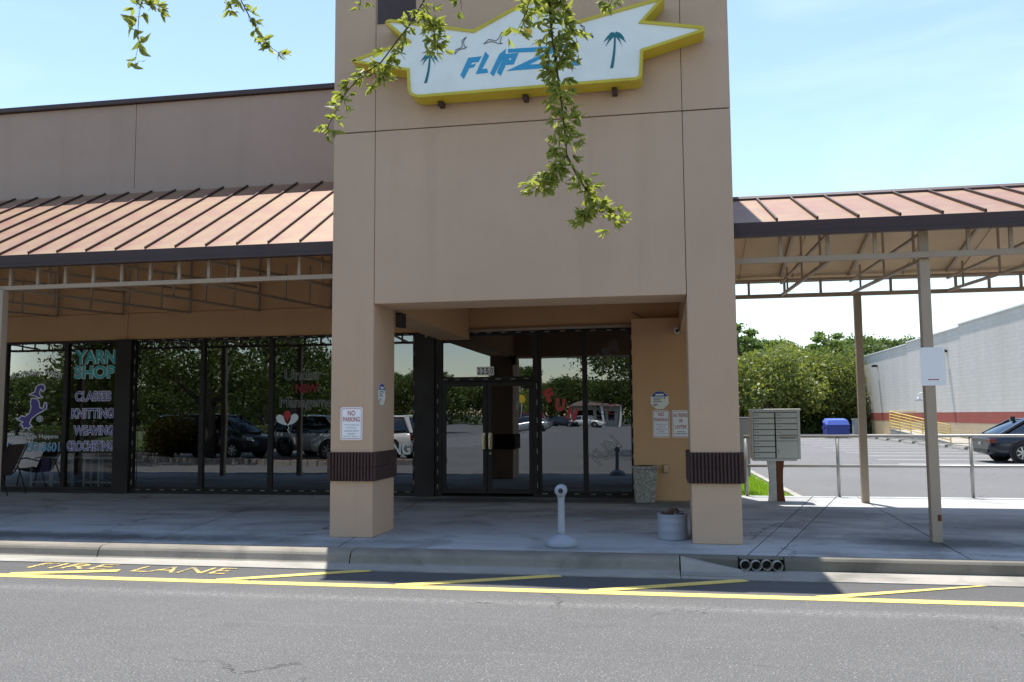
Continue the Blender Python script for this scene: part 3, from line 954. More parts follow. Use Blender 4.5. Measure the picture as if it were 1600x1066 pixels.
    def balloon(cx, cz, dx, dz, mat):
        a = math.atan2(dz, dx); L_ = math.hypot(dx, dz)
        pts = []
        for k in range(16):
            t = 2 * PI * k / 16
            u_ = L_ * (0.5 - 0.5 * math.cos(t)); v_ = 0.085 * math.sin(t) * (0.45 + 0.55 * u_ / L_) * 1.2
            pts.append((cx + u_ * math.cos(a) - v_ * math.sin(a), cz + u_ * math.sin(a) + v_ * math.cos(a)))
        m = MB(); m.prism_y(pts, yl - 0.002, yl - 0.001 - (0.0005 if mat == 'red' else 0)); return m.build('balloon_print', mat, w3)
    balloon(-7.25, 1.50, -0.23, 0.17, 'palewhite'); balloon(-7.25, 1.50, 0.2, 0.19, 'palewhite'); balloon(-7.25, 1.51, -0.015, 0.26, 'red')
    strokes([[(-7.25, 1.5), (-7.22, 1.44), (-7.25, 1.40), (-7.20, 1.33)]], 0.014, yl, 'palewhite', w3, 'balloon_string_print')
    text_on('NG', -5.13, -4.76, 0.92, 1.16, yl, 'palewhite', W[8], 0.03)

    # ---- entrance: transom, doors and side lights
    m = MB()
    m.box(-4.265, -4.14, 15.78, 15.93, 0.15, 3.235); m.box(-2.40, -2.30, 15.78, 15.93, 0.15, 3.235); m.box(-4.14, -2.40, 15.78, 15.93, 2.29, 2.375)
    m.box(-4.14, -2.40, 15.78, 15.93, 3.15, 3.235); m.build('door_frame', 'frame', b, 0.003)
    m = MB(); m.poly([(-4.14, 15.85, 2.375), (-2.40, 15.85, 2.375), (-2.40, 15.85, 3.15), (-4.14, 15.85, 3.15)]); m.build('transom_pane', 'glass', b)
    for x0, x1, side in ((-4.135, -3.275, 1), (-3.265, -2.405, -1)):
        m = MB(); fw = 0.075
        m.box(x0, x0 + fw, 15.79, 15.84, 0.17, 2.28); m.box(x1 - fw, x1, 15.79, 15.84, 0.17, 2.28)
        m.box(x0 + fw, x1 - fw, 15.79, 15.84, 2.20, 2.28); m.box(x0 + fw, x1 - fw, 15.79, 15.84, 0.17, 0.30)
        d = m.build('door', 'frame', b, 0.003)
        m = MB(); m.poly([(x0 + fw, 15.82, 0.30), (x1 - fw, 15.82, 0.30), (x1 - fw, 15.82, 2.20), (x0 + fw, 15.82, 2.20)]); m.build('pane', 'glass', d)
        hx = x1 - 0.055 if side == 1 else x0 + 0.055
        m = MB(); m.box(hx - 0.026, hx + 0.026, 15.76, 15.785, 1.03, 1.33); m.bar((hx, 15.70, 1.06), (hx, 15.70, 1.30), 0.03)
        m.bar((hx, 15.70, 1.08), (hx, 15.775, 1.08), 0.02); m.bar((hx, 15.70, 1.28), (hx, 15.775, 1.28), 0.02)
        m.build('handle', 'brass', d, 0.004)
        if side == -1:
            m = MB(); m.disc_y(hx + 0.0, 0.95, 0.022, 15.772, 15.79); m.build('lock', 'galv', d)
        m = MB(); m.bar((x0 + 0.07, 15.89, 1.15), (x1 - 0.07, 15.89, 1.15), 0.05, 0.04); m.build('push_bar', 'black', d)
    s1 = window(-2.295, -1.44); s2 = window(-1.44, -0.565)
    hollow('JUMP', -1.25, -0.72, 2.62, 2.92, s2, 'chalk_dim', 0.75)
    hollow('FUN', -1.35, -0.80, 0.85, 1.15, s2, 'chalk', 0.72)
    for ch, x, z, a in (('F', -2.10, 2.02, 0.5), ('U', -1.90, 1.84, -0.1), ('N', -1.68, 1.67, -0.3)):
        text_on(ch, x - 0.09, x + 0.09, z - 0.12, z + 0.12, yl, 'red', s1, 0.06, tilt=a)
    sw = [(-1.10 + 0.09 * math.cos(t), 1.75 + 0.09 * math.sin(t)) for t in np.linspace(0.5, 5.5, 14)]
    strokes([sw], 0.014, yl, 'chalk_dim', s2, 'swirl_print')
    strokes([[(x + 0.15, z) for x, z in sw]], 0.014, yl, 'signred', s2, 'swirl_print')
    spi = [(-2.18 + r * math.cos(r * 90), 1.50 + r * math.sin(r * 90)) for r in np.linspace(0.01, 0.09, 26)]
    strokes([spi], 0.012, yl, 'chalk', s1, 'spiral_print')
    # street number
    p = thing('address_plate', 'white street number tiles reading 2250 above the glass doors', 'address plate', (-3.31, 15.84, 2.40))
    for i, ch in enumerate('2250'):
        x = -3.47 + i * 0.082
        m = MB(); m.box(x, x + 0.078, 15.826, 15.834, 2.405, 2.565)
        pl = m.build('number_tile', 'signwhite', p)
        text_on(ch, x + 0.014, x + 0.064, 2.425, 2.548, 15.8245, 'black', pl, 0.015, name='digit')
shop()

# rope light that edges the glass
def rope(name, label, lines):
    t = thing(name, label, 'rope light', lines[0][0], 0, 'rope lights edging the shop glass')
    m = MB(); q = MB()
    for ln in lines:
        for a, b in zip(ln, ln[1:]):
            a, b = Vector(a), Vector(b)
            L_ = (b - a).length; n = max(2, int(L_ / 0.26)); d = (b - a) / n
            pts = [a + d * i + Vector((0, 0, -0.012 * (i % 2))) if abs(d.z) < 1e-3 else a + d * i + Vector((0.012 * (i % 2), 0, 0)) for i in range(n + 1)]
            m.tube(pts, 0.006, 5)
            for u, w in zip(pts, pts[1:]):
                f = 0.2 + 0.15 * random.random()
                c0 = u.lerp(w, f); c1 = u.lerp(w, f + 0.35)
                q.tube([c0 - Vector((0, 0.004, 0)), c1 - Vector((0, 0.004, 0))], 0.0075, 5)
    c = m.build('cord', 'frame', t); q.build('bulbs', 'bulb', t, kind='stuff')
y = 15.77
rope('rope_light', 'dashed rope light around the wide left shop windows', [[(-4.68, y, 0.235), (-10.53, y, 0.235)], [(-10.53, y, 0.24), (-10.53, y, 3.21)], [(-10.53, y, 3.215), (-4.68, y, 3.215)], [(-4.685, y, 3.2), (-4.685, y, 0.25)]])
rope('rope_light', 'dashed rope light around the entrance doors and side windows', [[(-4.22, y, 0.2), (-4.22, y, 2.33)], [(-4.2, y, 2.335), (-2.36, y, 2.335)], [(-2.33, y, 2.3), (-2.33, y, 0.22)], [(-2.3, y, 0.225), (-0.6, y, 0.225)], [(-0.585, y, 0.24), (-0.585, y, 3.2)], [(-0.6, y, 3.205), (-4.2, y, 3.205)]])

# ------------------------------------------------------------------ metal canopies
def canopy_left():
    c = thing('shop_canopy', 'long sloping red brown metal canopy over the shop windows', 'canopy', (-9, 10.7, 3.5))
    x_hi = -4.19
    A = Vector((0, 10.58, 3.945)); B = Vector((0, 13.515, 5.60))
    d = (B - A).normalized(); nrm = Vector((0, -d.z, d.y))
    xs = [x_hi] + [-4.72 - 0.4517 * i for i in range(50)]
    base = None; sbase = None
    for i, (xa, xb) in enumerate(zip(xs, xs[1:])):
        w = xa - xb
        if i == 0 or base is None or i == 1:
            m = MB()
            m.hexa([(xb, A.y, A.z - 0.02), (xa, A.y, A.z - 0.02), (xa, B.y, B.z - 0.02), (xb, B.y, B.z - 0.02)],
                   [(xb, A.y, A.z), (xa, A.y, A.z), (xa, B.y, B.z), (xb, B.y, B.z)])
            o = m.build('roof_panel', 'roof', c)
            if i == 1: base, bx = o, xa
        else:
            o = share(base, (xa - bx, 0, 0), c)
        if i == 0:
            m = MB(); p = A + d * 0.03; q = B - d * 0.01
            m.bar((xb, p.y, p.z + 0.018), (xb, q.y, q.z + 0.018), 0.022, 0.036, up=tuple(nrm))
            sb = m.build('roof_seam', 'seam', c)
        else:
            share(sb, (xb - xs[1], 0, 0), c)
    m = MB(); m.box(-27, x_hi, 10.50, 10.575, 3.755, 3.935); m.box(-27, x_hi, 10.47, 10.50, 3.755, 3.79); m.build('gutter', 'bronze', c, 0.006)
    m = MB(); m.hexa([(-27, 10.62, 3.86), (x_hi, 10.62, 3.86), (x_hi, 13.51, 5.50), (-27, 13.51, 5.50)],
                     [(-27, 10.62, 3.90), (x_hi, 10.62, 3.90), (x_hi, 13.51, 5.54), (-27, 13.51, 5.54)]); m.build('roof_deck', 'deck', c)
    m = MB(); m.box(-27, x_hi, 10.70, 10.76, 3.475, 3.535); m.build('front_beam', 'tansteel', c, 0.004)
    m = MB(); m.box(-27, x_hi, 10.70, 10.76, 3.83, 3.88); m.build('front_top_chord', 'tansteel', c)
    m = MB(); m.box(-4.795, -4.755, 10.71, 10.75, 3.536, 3.829); st = m.build('front_strut', 'tansteel', c)
    for i in range(1, 44): share(st, (-0.437 * i, 0, 0), c)
    def truss(x):
        m = MB()
        lo = [(x, 10.78, 3.53), (x, 15.82, 3.755)]; hi = [(x, 10.78, 3.85), (x, 15.82, 4.215)]
        m.bar(lo[0], lo[1], 0.04); m.bar(hi[0], hi[1], 0.04); m.bar((x, 15.80, 3.78), (x, 15.80, 4.9), 0.04)
        tr = m.build('truss', 'tansteel', c)
        for k in range(1, 5):
            f = k / 5.0
            a = Vector(lo[0]).lerp(Vector(lo[1]), f); b_ = Vector(hi[0]).lerp(Vector(hi[1]), f)
            m = MB(); m.bar(a, b_ + Vector((0, 0, 0.35 * f)), 0.03); m.build('truss_strut', 'tansteel', tr)
    for i in range(10): truss(-4.90 - 1.49 * i)
    for x in (-9.27, -11.38, -15.6):
        m = MB(); m.box(x - 0.06, x + 0.06, 10.66, 10.78, 0.15, 3.474); m.build('post', 'tansteel', c, 0.008)
canopy_left()

def canopy_right():
    c = thing('walkway_canopy', 'gabled red brown metal canopy on posts over the walkway', 'canopy', (3.1, 13.1, 0.15))
    x0 = 0.86; xe = 18.0
    E0 = Vector((0, 10.62, 3.955)); R0 = Vector((0, 12.9, 4.80)); E1 = Vector((0, 15.60, 4.10))
    xs = [x0] + [1.385 + 0.468 * i for i in range(36)]
    for (P, Q, back) in ((E0, R0, False), (E1, R0, True)):
        d = (Q - P).normalized(); base = None; sb = None
        nrm = Vector((0, -d.z, d.y)) if not back else Vector((0, -d.z, d.y))
        for i, (xa, xb) in enumerate(zip(xs, xs[1:])):
            if i < 2:
                m = MB()
                m.hexa([(xa, P.y, P.z - 0.02), (xb, P.y, P.z - 0.02), (xb, Q.y, Q.z - 0.02), (xa, Q.y, Q.z - 0.02)],
                       [(xa, P.y, P.z), (xb, P.y, P.z), (xb, Q.y, Q.z), (xa, Q.y, Q.z)])
                o = m.build('roof_panel', 'roof', c)
                if i == 1: base = o; bx = xa
            else:
                share(base, (xa - bx, 0, 0), c)
            if i == 0:
                m = MB(); p = P + d * 0.03
                m.bar((xb, p.y, p.z + 0.020), (xb, Q.y, Q.z + 0.016), 0.024, 0.040, up=(0, 0, 1))
                sb = m.build('roof_seam', 'seam', c)
            else:
                share(sb, (xb - xs[1], 0, 0), c)
        s_ = 1 if not back else -1
        m = MB()
        a, b_ = (P.y + 0.05 * s_, Q.y)
        m.hexa([(x0, a, P.z - 0.10), (xe, a, P.z - 0.10), (xe, b_, Q.z - 0.085), (x0, b_, Q.z - 0.085)],
               [(x0, a, P.z - 0.06), (xe, a, P.z - 0.06), (xe, b_, Q.z - 0.045), (x0, b_, Q.z - 0.045)])
        m.build('roof_deck', 'deck', c)
        if back:                                     # visible laps of the deck sheets
            for k in range(12):
                m = MB(); x = 1.35 + 0.9 * k
                m.bar((x, P.y - 0.1, P.z - 0.10), (x, Q.y + 0.02, Q.z - 0.092), 0.03, 0.014); m.build('deck_lap', 'deck', c)
    m = MB(); m.prism_x([(12.77, 4.785), (12.9, 4.85), (13.03, 4.785), (13.03, 4.74), (12.77, 4.74)], x0, xe); m.build('ridge_cap', 'seam', c)
    m = MB(); m.box(x0, xe, 10.54, 10.612, 3.765, 3.945); m.box(x0, xe, 10.515, 10.54, 3.765, 3.80); m.build('gutter', 'bronze', c, 0.006)
    m = MB(); m.box(x0, xe, 15.61, 15.68, 3.95, 4.15); m.build('back_gutter', 'tansteel', c, 0.006)
    for yy, zl, zt, xst in ((10.78, 3.515, 3.82, [1.43, 1.98, 2.52, 3.56, 4.02, 4.57, 5.12, 5.67]), (15.42, 3.685, 3.93, [1.49, 2.09, 2.69, 3.83, 4.40, 4.86, 5.38, 5.87])):
        m = MB(); m.box(x0, xe, yy - 0.03, yy + 0.03, zl - 0.035, zl + 0.035); m.build('beam', 'tansteel', c, 0.004)
        m = MB(); m.box(x0, xe, yy - 0.03, yy + 0.03, zt - 0.02 + 0.03, zt + 0.05); m.build('top_chord', 'tansteel', c)
        for x in xst:
            m = MB(); m.box(x - 0.02, x + 0.02, yy - 0.02, yy + 0.02, zl + 0.036, zt + 0.009); m.build('strut', 'tansteel', c)
    for x in (2.03, 3.17, 4.72, 6.1):
        m = MB()
        m.bar((x, 10.82, 3.52), (x, 15.38, 3.69), 0.042); m.bar((x, 10.82, 3.86), (x, 15.38, 3.90), 0.036)
        m.bar((x, 10.82, 3.90), (x, 12.88, 4.67), 0.04); m.bar((x, 15.38, 4.02), (x, 12.92, 4.67), 0.04)
        tr = m.build('truss', 'tansteel', c)
        for k in range(1, 6, 2):
            yk = 10.82 + 4.56 * k / 6
            zl = 3.52 + 0.17 * k / 6; zr = 3.88 + 0.36 * (1 - abs(yk - 12.9) / 2.28) * 2.0
            m = MB(); m.bar((x, yk, zl), (x, yk, zr), 0.028); m.build('truss_strut', 'tansteel', tr)
    for (x, yy, zt) in ((3.075, 10.87, 3.48), (3.28, 15.42, 3.65), (7.4, 10.87, 3.48), (7.4, 15.42, 3.65)):
        m = MB(); m.box(x - 0.058, x + 0.058, yy - 0.058, yy + 0.058, 0.15, zt)
        if yy < 12: m.box(x - 0.058, x + 0.058, yy - 0.058, yy - 0.02, zt + 0.003, 3.84)
        p = m.build('post', 'tansteel', c, 0.008)
        if abs(x - 3.075) < 0.01:
            m = MB(); m.box(x + 0.01, x + 0.05, yy - 0.064, yy - 0.057, 0.40, 0.47); m.build('hole_plate', 'rust', p)
canopy_right()

# ------------------------------------------------------------------ big shop sign
def big_sign():
    t = thing('shop_sign', 'star pointed white sign box edged in yellow on the tower', 'sign', (-1.64, YF, 5.62))
    O = [(-3.826, 6.156), (-3.10, 6.345), (-3.377, 6.600), (-3.36, 6.632), (-3.31, 6.645), (-2.234, 6.413), (-1.702, 6.665), (-1.45, 6.74), (-0.975, 6.41), (0.079, 6.62),
         (0.10, 6.60), (-0.142, 6.343), (0.545, 6.215), (0.565, 6.18), (0.55, 6.150), (-0.163, 5.965), (-0.182, 5.681), (-0.20, 5.635), (-0.25, 5.618), (-2.95, 5.60), (-3.04, 5.635), (-3.075, 5.70), (-3.088, 5.955), (-3.81, 6.125)]
    yf, yb = 10.05, 10.33
    c = np.array(O)
    n = len(O)
    # inset outline for the face
    area = sum(O[i][0] * O[(i + 1) % n][1] - O[(i + 1) % n][0] * O[i][1] for i in range(n))
    sgn = 1 if area > 0 else -1
    I = []
    for i in range(n):
        p0, p1, p2 = Vector(O[i - 1]), Vector(O[i]), Vector(O[(i + 1) % n])
        d1 = (p1 - p0).normalized(); d2 = (p2 - p1).normalized()
        n1 = Vector((-d1.y, d1.x)) * sgn; n2 = Vector((-d2.y, d2.x)) * sgn
        off = (n1 + n2) / max(0.35, 1 + n1.dot(n2)) * 0.036
        I.append((p1.x + off.x, p1.y + off.y))
    m = MB()
    of = [m.v((x, yf, z)) for x, z in O]; ob = [m.v((x, yb, z)) for x, z in O]; inn = [m.v((x, yf, z)) for x, z in I]; ind = [m.v((x, yf + 0.02, z)) for x, z in I]
    for i in range(n):
        j = (i + 1) % n
        m.bm.faces.new((of[i], of[j], ob[j], ob[i])); m.bm.faces.new((of[j], of[i], inn[i], inn[j])); m.bm.faces.new((inn[j], inn[i], ind[i], ind[j]))
    m.bm.faces.new(ob)
    m.build('sign_box', 'signyellow', t)
    m = MB(); V_ = [m.v((x, yf + 0.015, z)) for x, z in I]
    from mathutils.geometry import tessellate_polygon
    for tri_ in tessellate_polygon([[Vector((x, z, 0)) for x, z in I]]): m.bm.faces.new([V_[q] for q in tri_])
    m.build('sign_face', 'signface', t)
    for x in (-2.70, -1.62, -0.52):
        m = MB(); m.box(x - 0.03, x + 0.03, 10.22, 10.36, 5.545, 5.625); m.build('bracket', 'bronze', t)
    yp = yf + 0.011
    def pr(name, poly, mat, e=0.0):
        m = MB(); m.prism_y(poly, yp - e, yp + 0.003); return m.build(name, mat, t, tri=True)
    pr('letter', [(-2.402, 5.848), (-2.301, 6.062), (-2.132, 6.068), (-2.171, 5.998), (-2.252, 5.997), (-2.271, 5.967), (-2.204, 5.98), (-2.232, 5.935), (-2.288, 5.931), (-2.36, 5.794)], 'cyan')
    pr('letter', [(-2.085, 6.125), (-2.038, 6.065), (-2.127, 5.903), (-2.066, 5.907), (-2.05, 5.852), (-2.208, 5.846)], 'cyan')
    pr('letter', [(-1.826, 6.138), (-1.835, 6.075), (-1.984, 5.799), (-2.026, 5.841), (-1.911, 6.076)], 'cyan')
    lp = pr('letter', [(-1.838, 6.072), (-1.67, 6.072), (-1.731, 5.932), (-1.83, 5.932), (-1.893, 5.799), (-1.942, 5.848)], 'cyan')
    m = MB(); m.disc_y(-1.775, 6.0, 0.012, yp - 0.002, yp + 0.0, 10); m.build('letter_hole', 'signface', t)
    pr('letter', [(-1.801, 6.133), (-1.247, 6.122), (-0.93, 6.155), (-1.22, 6.052), (-1.54, 5.914), (-0.923, 5.905), (-0.929, 5.856), (-1.825, 5.856), (-1.312, 6.062), (-1.801, 6.085)], 'cyan')
    def palm(x, zt, zb, s, lean):
        tr = [(x + lean * f * f * 0.9 - lean * 0.1, zt + (zb - zt) * f) for f in np.linspace(0, 1, 9)]
        w = np.linspace(0.010, 0.019, 9)
        pl = [(a - b_, z) for (a, z), b_ in zip(tr, w)] + [(a + b_, z) for (a, z), b_ in zip(tr[::-1], w[::-1])]
        pr('palm_trunk_print', pl, 'teal')
        cx, cz = tr[0]
        for a0, L_ in ((2.9, 1.0), (2.35, 0.95), (1.75, 0.8), (1.1, 0.85), (0.55, 0.95), (0.0, 0.95), (-0.55, 0.7), (3.5, 0.85)):
            pts_u, pts_d = [], []
            for f in np.linspace(0, 1, 6):
                r_ = s * L_ * f; px = cx + r_ * math.cos(a0); pz = cz + r_ * math.sin(a0) * 0.75 - s * 0.75 * f * f
                wd = s * 0.16 * math.sin(PI * (0.15 + 0.85 * f)) + 0.002
                pts_u.append((px, pz + wd)); pts_d.append((px, pz - wd))
            pr('palm_frond_print', pts_u + pts_d[::-1], 'teal', 0.0002 * (1 + a0))
    palm(-0.50, 6.20, 5.79, 0.14, -0.05)
    palm(-2.80, 6.13, 5.78, 0.12, -0.06)
    def gull(x, z, s, a):
        def q(u, v): return (x + s * (u * math.cos(a) - v * math.sin(a)), z + s * (u * math.sin(a) + v * math.cos(a)))
        strokes([[q(-1, 0.25), q(-0.55, 0.42), q(-0.1, 0.1), q(0.1, 0.15), q(0.5, 0.5), q(1, 0.35), q(0.5, 0.32), q(0.2, -0.02), q(0.12, -0.2), q(0.28, -0.3), q(0.0, -0.2), q(-0.15, -0.02), q(-0.5, 0.22), q(-1, 0.25)]], 0.008, yp, 'ink', t, 'gull_print')
    gull(-2.37, 6.20, 0.13, 0.9); gull(-1.93, 6.24, 0.17, 0.35); gull(-0.86, 6.25, 0.12, -0.9)
    m = MB(); m.disc_y(-1.56, 6.33, 0.06, yp - 0.001, yp + 0.002, 24); m.build('sun_print', 'sunyellow', t)
big_sign()

# ------------------------------------------------------------------ small signs
def rrect(x0, x1, z0, z1, r, seg=4):
    pts = []
    for cx, cz, a0 in ((x1 - r, z0 + r, -PI / 2), (x1 - r, z1 - r, 0), (x0 + r, z1 - r, PI / 2), (x0 + r, z0 + r, PI)):
        for k in range(seg + 1):
            a = a0 + (PI / 2) * k / seg
            pts.append((cx + r * math.cos(a), cz + r * math.sin(a)))
    return pts

def plate(t, x0, x1, z0, z1, y, border='signred', r=0.025):
    m = MB(); m.prism_y(rrect(x0, x1, z0, z1, r), y - 0.004, y); m.build('plate', 'signwhite', t)
    if border:
        b, w = 0.014, 0.006
        o = rrect(x0 + b, x1 - b, z0 + b, z1 - b, r * 0.7); i = rrect(x0 + b + w, x1 - b - w, z0 + b + w, z1 - b - w, r * 0.6)
        m = MB(); A = [m.v((x, y - 0.0055, z)) for x, z in o]; B = [m.v((x, y - 0.0055, z)) for x, z in i]
        for k in range(len(A)):
            j = (k + 1) % len(A); m.bm.faces.new((A[k], A[j], B[j], B[k]))
        m.build('border', border, t)

t = thing('parking_sign', 'white no parking sign with red border on the left pillar', 'sign', (-3.88, 10.34, 1.355))
plate(t, -4.025, -3.735, 1.355, 1.765, 10.346)
text_on('NO', -3.93, -3.83, 1.66, 1.725, 10.34, 'signred', t, 0.012)
text_on('PARKING', -3.992, -3.768, 1.585, 1.645, 10.34, 'signred', t, 0.012)
for i, s_ in enumerate(('Motorcycles and', 'bicycles on', 'sidewalk will be', 'towed at', "Owner's Expense")):
    wd = [0.19, 0.13, 0.19, 0.10, 0.20][i]
    text_on(s_, -3.88 - wd / 2, -3.88 + wd / 2, 1.532 - i * 0.036, 1.556 - i * 0.036, 10.34, 'grayink', t, 0.0)

t = thing('parking_sign', 'white no parking sign on the tan wall under the octagon sign', 'sign', (-0.07, 15.44, 1.245))
plate(t, -0.215, 0.075, 1.245, 1.72, 15.446)
text_on('NO', -0.12, -0.02, 1.62, 1.685, 15.44, 'signred', t, 0.012)
text_on('PARKING', -0.185, 0.045, 1.53, 1.585, 15.44, 'signred', t, 0.012)
for i, s_ in enumerate(('Motorcycles and', 'bicycles on', 'sidewalk will be', 'towed at', "Owner's Expense")):
    wd = [0.19, 0.13, 0.19, 0.10, 0.20][i]
    text_on(s_, -0.07 - wd / 2, -0.07 + wd / 2, 1.46 - i * 0.04, 1.488 - i * 0.04, 15.44, 'grayink', t, 0.0)
t = thing('loitering_sign', 'white no trespassing sign half hidden behind the right pillar', 'sign', (0.27, 15.44, 1.245))
plate(t, 0.118, 0.42, 1.245, 1.72, 15.446)
text_on('NO TRESPASS', 0.15, 0.39, 1.60, 1.665, 15.44, 'signred', t, 0.008)
text_on('OR', 0.235, 0.305, 1.51, 1.565, 15.44, 'signred', t, 0.012)
text_on('LOITER', 0.17, 0.37, 1.40, 1.46, 15.44, 'signred', t, 0.012)
strokes([[(0.2, 1.345), (0.34, 1.345)], [(0.16, 1.31), (0.38, 1.31)]], 0.012, 15.44, 'grayink', t, 'illegible_line')

def octagon(label, cx, cz, r, y, face):
    t = thing('security_sign', label, 'sign', (cx, y, cz) if face == 'front' else (y, cx, cz), 0, 'octagonal blue and white security stickers')
    P = [(cx + r * math.cos(PI / 8 + k * PI / 4), cz + r * math.sin(PI / 8 + k * PI / 4)) for k in range(8)]
    def put(poly, e0, e1, nm, mat):
        m = MB()
        if face == 'front': m.prism_y(poly, y - e1, y - e0)
        else: m.prism_x([(a, b) for a, b in poly], y + e0, y + e1)
        m.build(nm, mat, t)
    put(P, 0.0, 0.004, 'plate', 'signface')
    k = 0.92
    zc = cz + 0.38 * r
    hw = r * 0.88
    put([(cx - hw, zc), (cx + hw, zc), (cx + r * 0.36, cz + r * 0.9), (cx - r * 0.36, cz + r * 0.9)], 0.0045, 0.006, 'blue_top', 'signblue')
    put([(cx - r * .42, cz + r * .47), (cx + r * .42, cz + r * .47), (cx + r * .42, cz + r * .66), (cx - r * .42, cz + r * .66)], 0.0062, 0.007, 'white_bar', 'signwhite')
    for j, (w, z) in enumerate(((0.62, 0.18), (0.45, 0.0), (0.55, -0.18), (0.3, -0.45), (0.22, -0.6))):
        put([(cx - r * .65, cz + r * z), (cx - r * .65 + 2 * r * w * .8, cz + r * z), (cx - r * .65 + 2 * r * w * .8, cz + r * (z + .09)), (cx - r * .65, cz + r * (z + .09))], 0.0045, 0.0055, 'illegible_line', 'grayink')
    put([(cx + r * .5 + .07 * r * math.cos(a), cz + r * .22 + .09 * r * math.sin(a)) for a in np.linspace(0, 2 * PI, 9)[:-1]], 0.006, 0.0068, 'dark_dot', 'ink')
octagon('octagonal blue and white security sign above the wall signs', -0.088, 1.90, 0.170, 15.446, 'front')
octagon('octagonal blue and white security sticker on the left pillar side', 10.66, 1.93, 0.150, -3.594, 'side')

t = thing('walkway_sign', 'blank looking white sign with a red arrow on the canopy post', 'sign', (3.11, 10.80, 1.965))
plate(t, 2.975, 3.245, 1.965, 2.415, 10.808, None, 0.03)
m = MB(); m.prism_y([(3.05, 2.035), (3.065, 2.022), (3.065, 2.030), (3.155, 2.030), (3.155, 2.022), (3.17, 2.035), (3.155, 2.048), (3.155, 2.040), (3.065, 2.040), (3.065, 2.048)], 10.802, 10.8035); m.build('arrow_print', 'signred', t, tri=True)
t = thing('walkway_sign', 'white sign cut off by the left picture edge on a canopy post', 'sign', (-9.42, 10.64, 1.75))
plate(t, -9.57, -9.268, 1.72, 2.10, 10.648, None, 0.03)

# ------------------------------------------------------------------ porch fittings
t = thing('conduit_pipe', 'tan conduit running along the top of the entrance glass', 'conduit', (-1.9, 15.68, 3.2))
m = MB(); m.tube([(-4.05, 15.70, 3.235), (0.27, 15.70, 3.275)], 0.033, 8); m.build('main_pipe', 'tansteel', t)
m = MB(); m.tube([(-3.64, 15.70, 3.27), (-3.64, 15.70, 3.99)], 0.024, 8); m.build('drop_pipe', 'tansteel', t)
m = MB(); m.tube([(-4.05, 15.70, 3.225), (-4.42, 15.70, 3.215)], 0.016, 6); m.tube([(-4.42, 15.70, 3.25), (-4.42, 15.70, 3.13)], 0.022, 6); m.tube([(-4.42, 15.68, 3.21), (-3.66, 11.55, 3.045)], 0.018, 6); m.build('branch_pipe', 'tansteel', t)
m = MB(); m.tube([(-0.55, 15.79, 3.52), (-0.35, 15.77, 3.40), (-0.1, 15.76, 3.33), (0.1, 15.74, 3.29)], 0.007, 5); m.build('loose_wire', 'column', t)
t = thing('flood_light', 'dark box flood light tucked behind the left pillar top', 'flood light', (-3.54, 11.3, 2.95))
m = MB(); m.box(-3.594, -3.50, 11.22, 11.42, 2.86, 3.06); m.build('housing', 'black', t, 0.012)
m = MB(); m.poly([(-3.51, 11.215, 2.88), (-3.585, 11.215, 2.88), (-3.585, 11.215, 3.03), (-3.51, 11.215, 3.03)]); m.build('lens', 'glass_dark', t)
t = thing('security_camera', 'small white security camera under the beam by the right pillar', 'camera', (0.23, 15.44, 3.1))
m = MB(); m.box(0.19, 0.27, 15.40, 15.449, 3.10, 3.18); m.build('bracket', 'white', t, 0.008)
m = MB(); m.lathe([(0.0, 0.0), (0.035, 0.003), (0.04, 0.02), (0.04, 0.16), (0.03, 0.17), (0.0, 0.17)], (0.24, 15.24, 3.10), 14, 'y'); m.build('body', 'white', t)
m = MB(); m.disc_y(0.24, 3.10, 0.026, 15.236, 15.241, 12); m.build('lens', 'black', t)
t = thing('outlet_box', 'small tan electrical outlet cover low on the wall', 'outlet', (-0.01, 15.44, 0.63))
m = MB(); m.box(-0.055, 0.045, 15.405, 15.449, 0.63, 0.78); m.build('cover', 'tansteel', t, 0.01)
m = MB(); m.box(-0.04, 0.03, 15.397, 15.404, 0.65, 0.76); m.build('flap', 'deck', t, 0.004)

t = thing('trash_can', 'square tapered pebble concrete trash bin against the wall', 'trash bin', (-0.36, 15.15, 0.15))
def ring4(c, h, z): return [(c[0] - h, c[1] - h, z), (c[0] + h, c[1] - h, z), (c[0] + h, c[1] + h, z), (c[0] - h, c[1] + h, z)]
m = MB(); m.hexa(ring4((-0.36, 15.16), 0.165, 0.15), ring4((-0.36, 15.16), 0.205, 0.72)); m.build('body', 'aggregate', t, 0.015)
m = MB(); m.hexa(ring4((-0.36, 15.16), 0.212, 0.722), ring4((-0.36, 15.16), 0.212, 0.77)); m.build('rim', 'aggregate', t, 0.012)
m = MB(); m.lathe([(0.13, 0.0), (0.13, 0.006), (0.0, 0.006)], (-0.36, 15.16, 0.769), 20); m.build('opening', 'black', t)

t = thing('ashtray_stand', 'grey smokers post with a domed base and holed head', 'ashtray', (-1.2, 9.98, 0.15))
m = MB(); m.lathe([(0.0, 0.0), (0.175, 0.0), (0.18, 0.03), (0.17, 0.065), (0.13, 0.10), (0.075, 0.125), (0.05, 0.14), (0.0, 0.14)], (-1.2, 9.98, 0.15), 28); m.build('base', 'plastic', t)
m = MB(); m.lathe([(0.048, 0.0), (0.042, 0.04), (0.038, 0.38), (0.043, 0.43), (0.043, 0.45)], (-1.2, 9.98, 0.285), 20); m.build('pole', 'plastic', t)
m = MB(); m.tube([(-1.2, 9.98, 0.715), (-1.2, 9.98, 0.745)], 0.05, 18)
m.lathe([(0.04, -0.075), (0.062, -0.065), (0.07, -0.04), (0.07, 0.04), (0.062, 0.065), (0.04, 0.075)], (-1.2, 9.98, 0.785), 22, 'y'); m.build('head', 'plastic', t)
m = MB(); m.disc_y(-1.195, 0.785, 0.030, 9.898, 9.904, 18); m.build('hole', 'black', t)
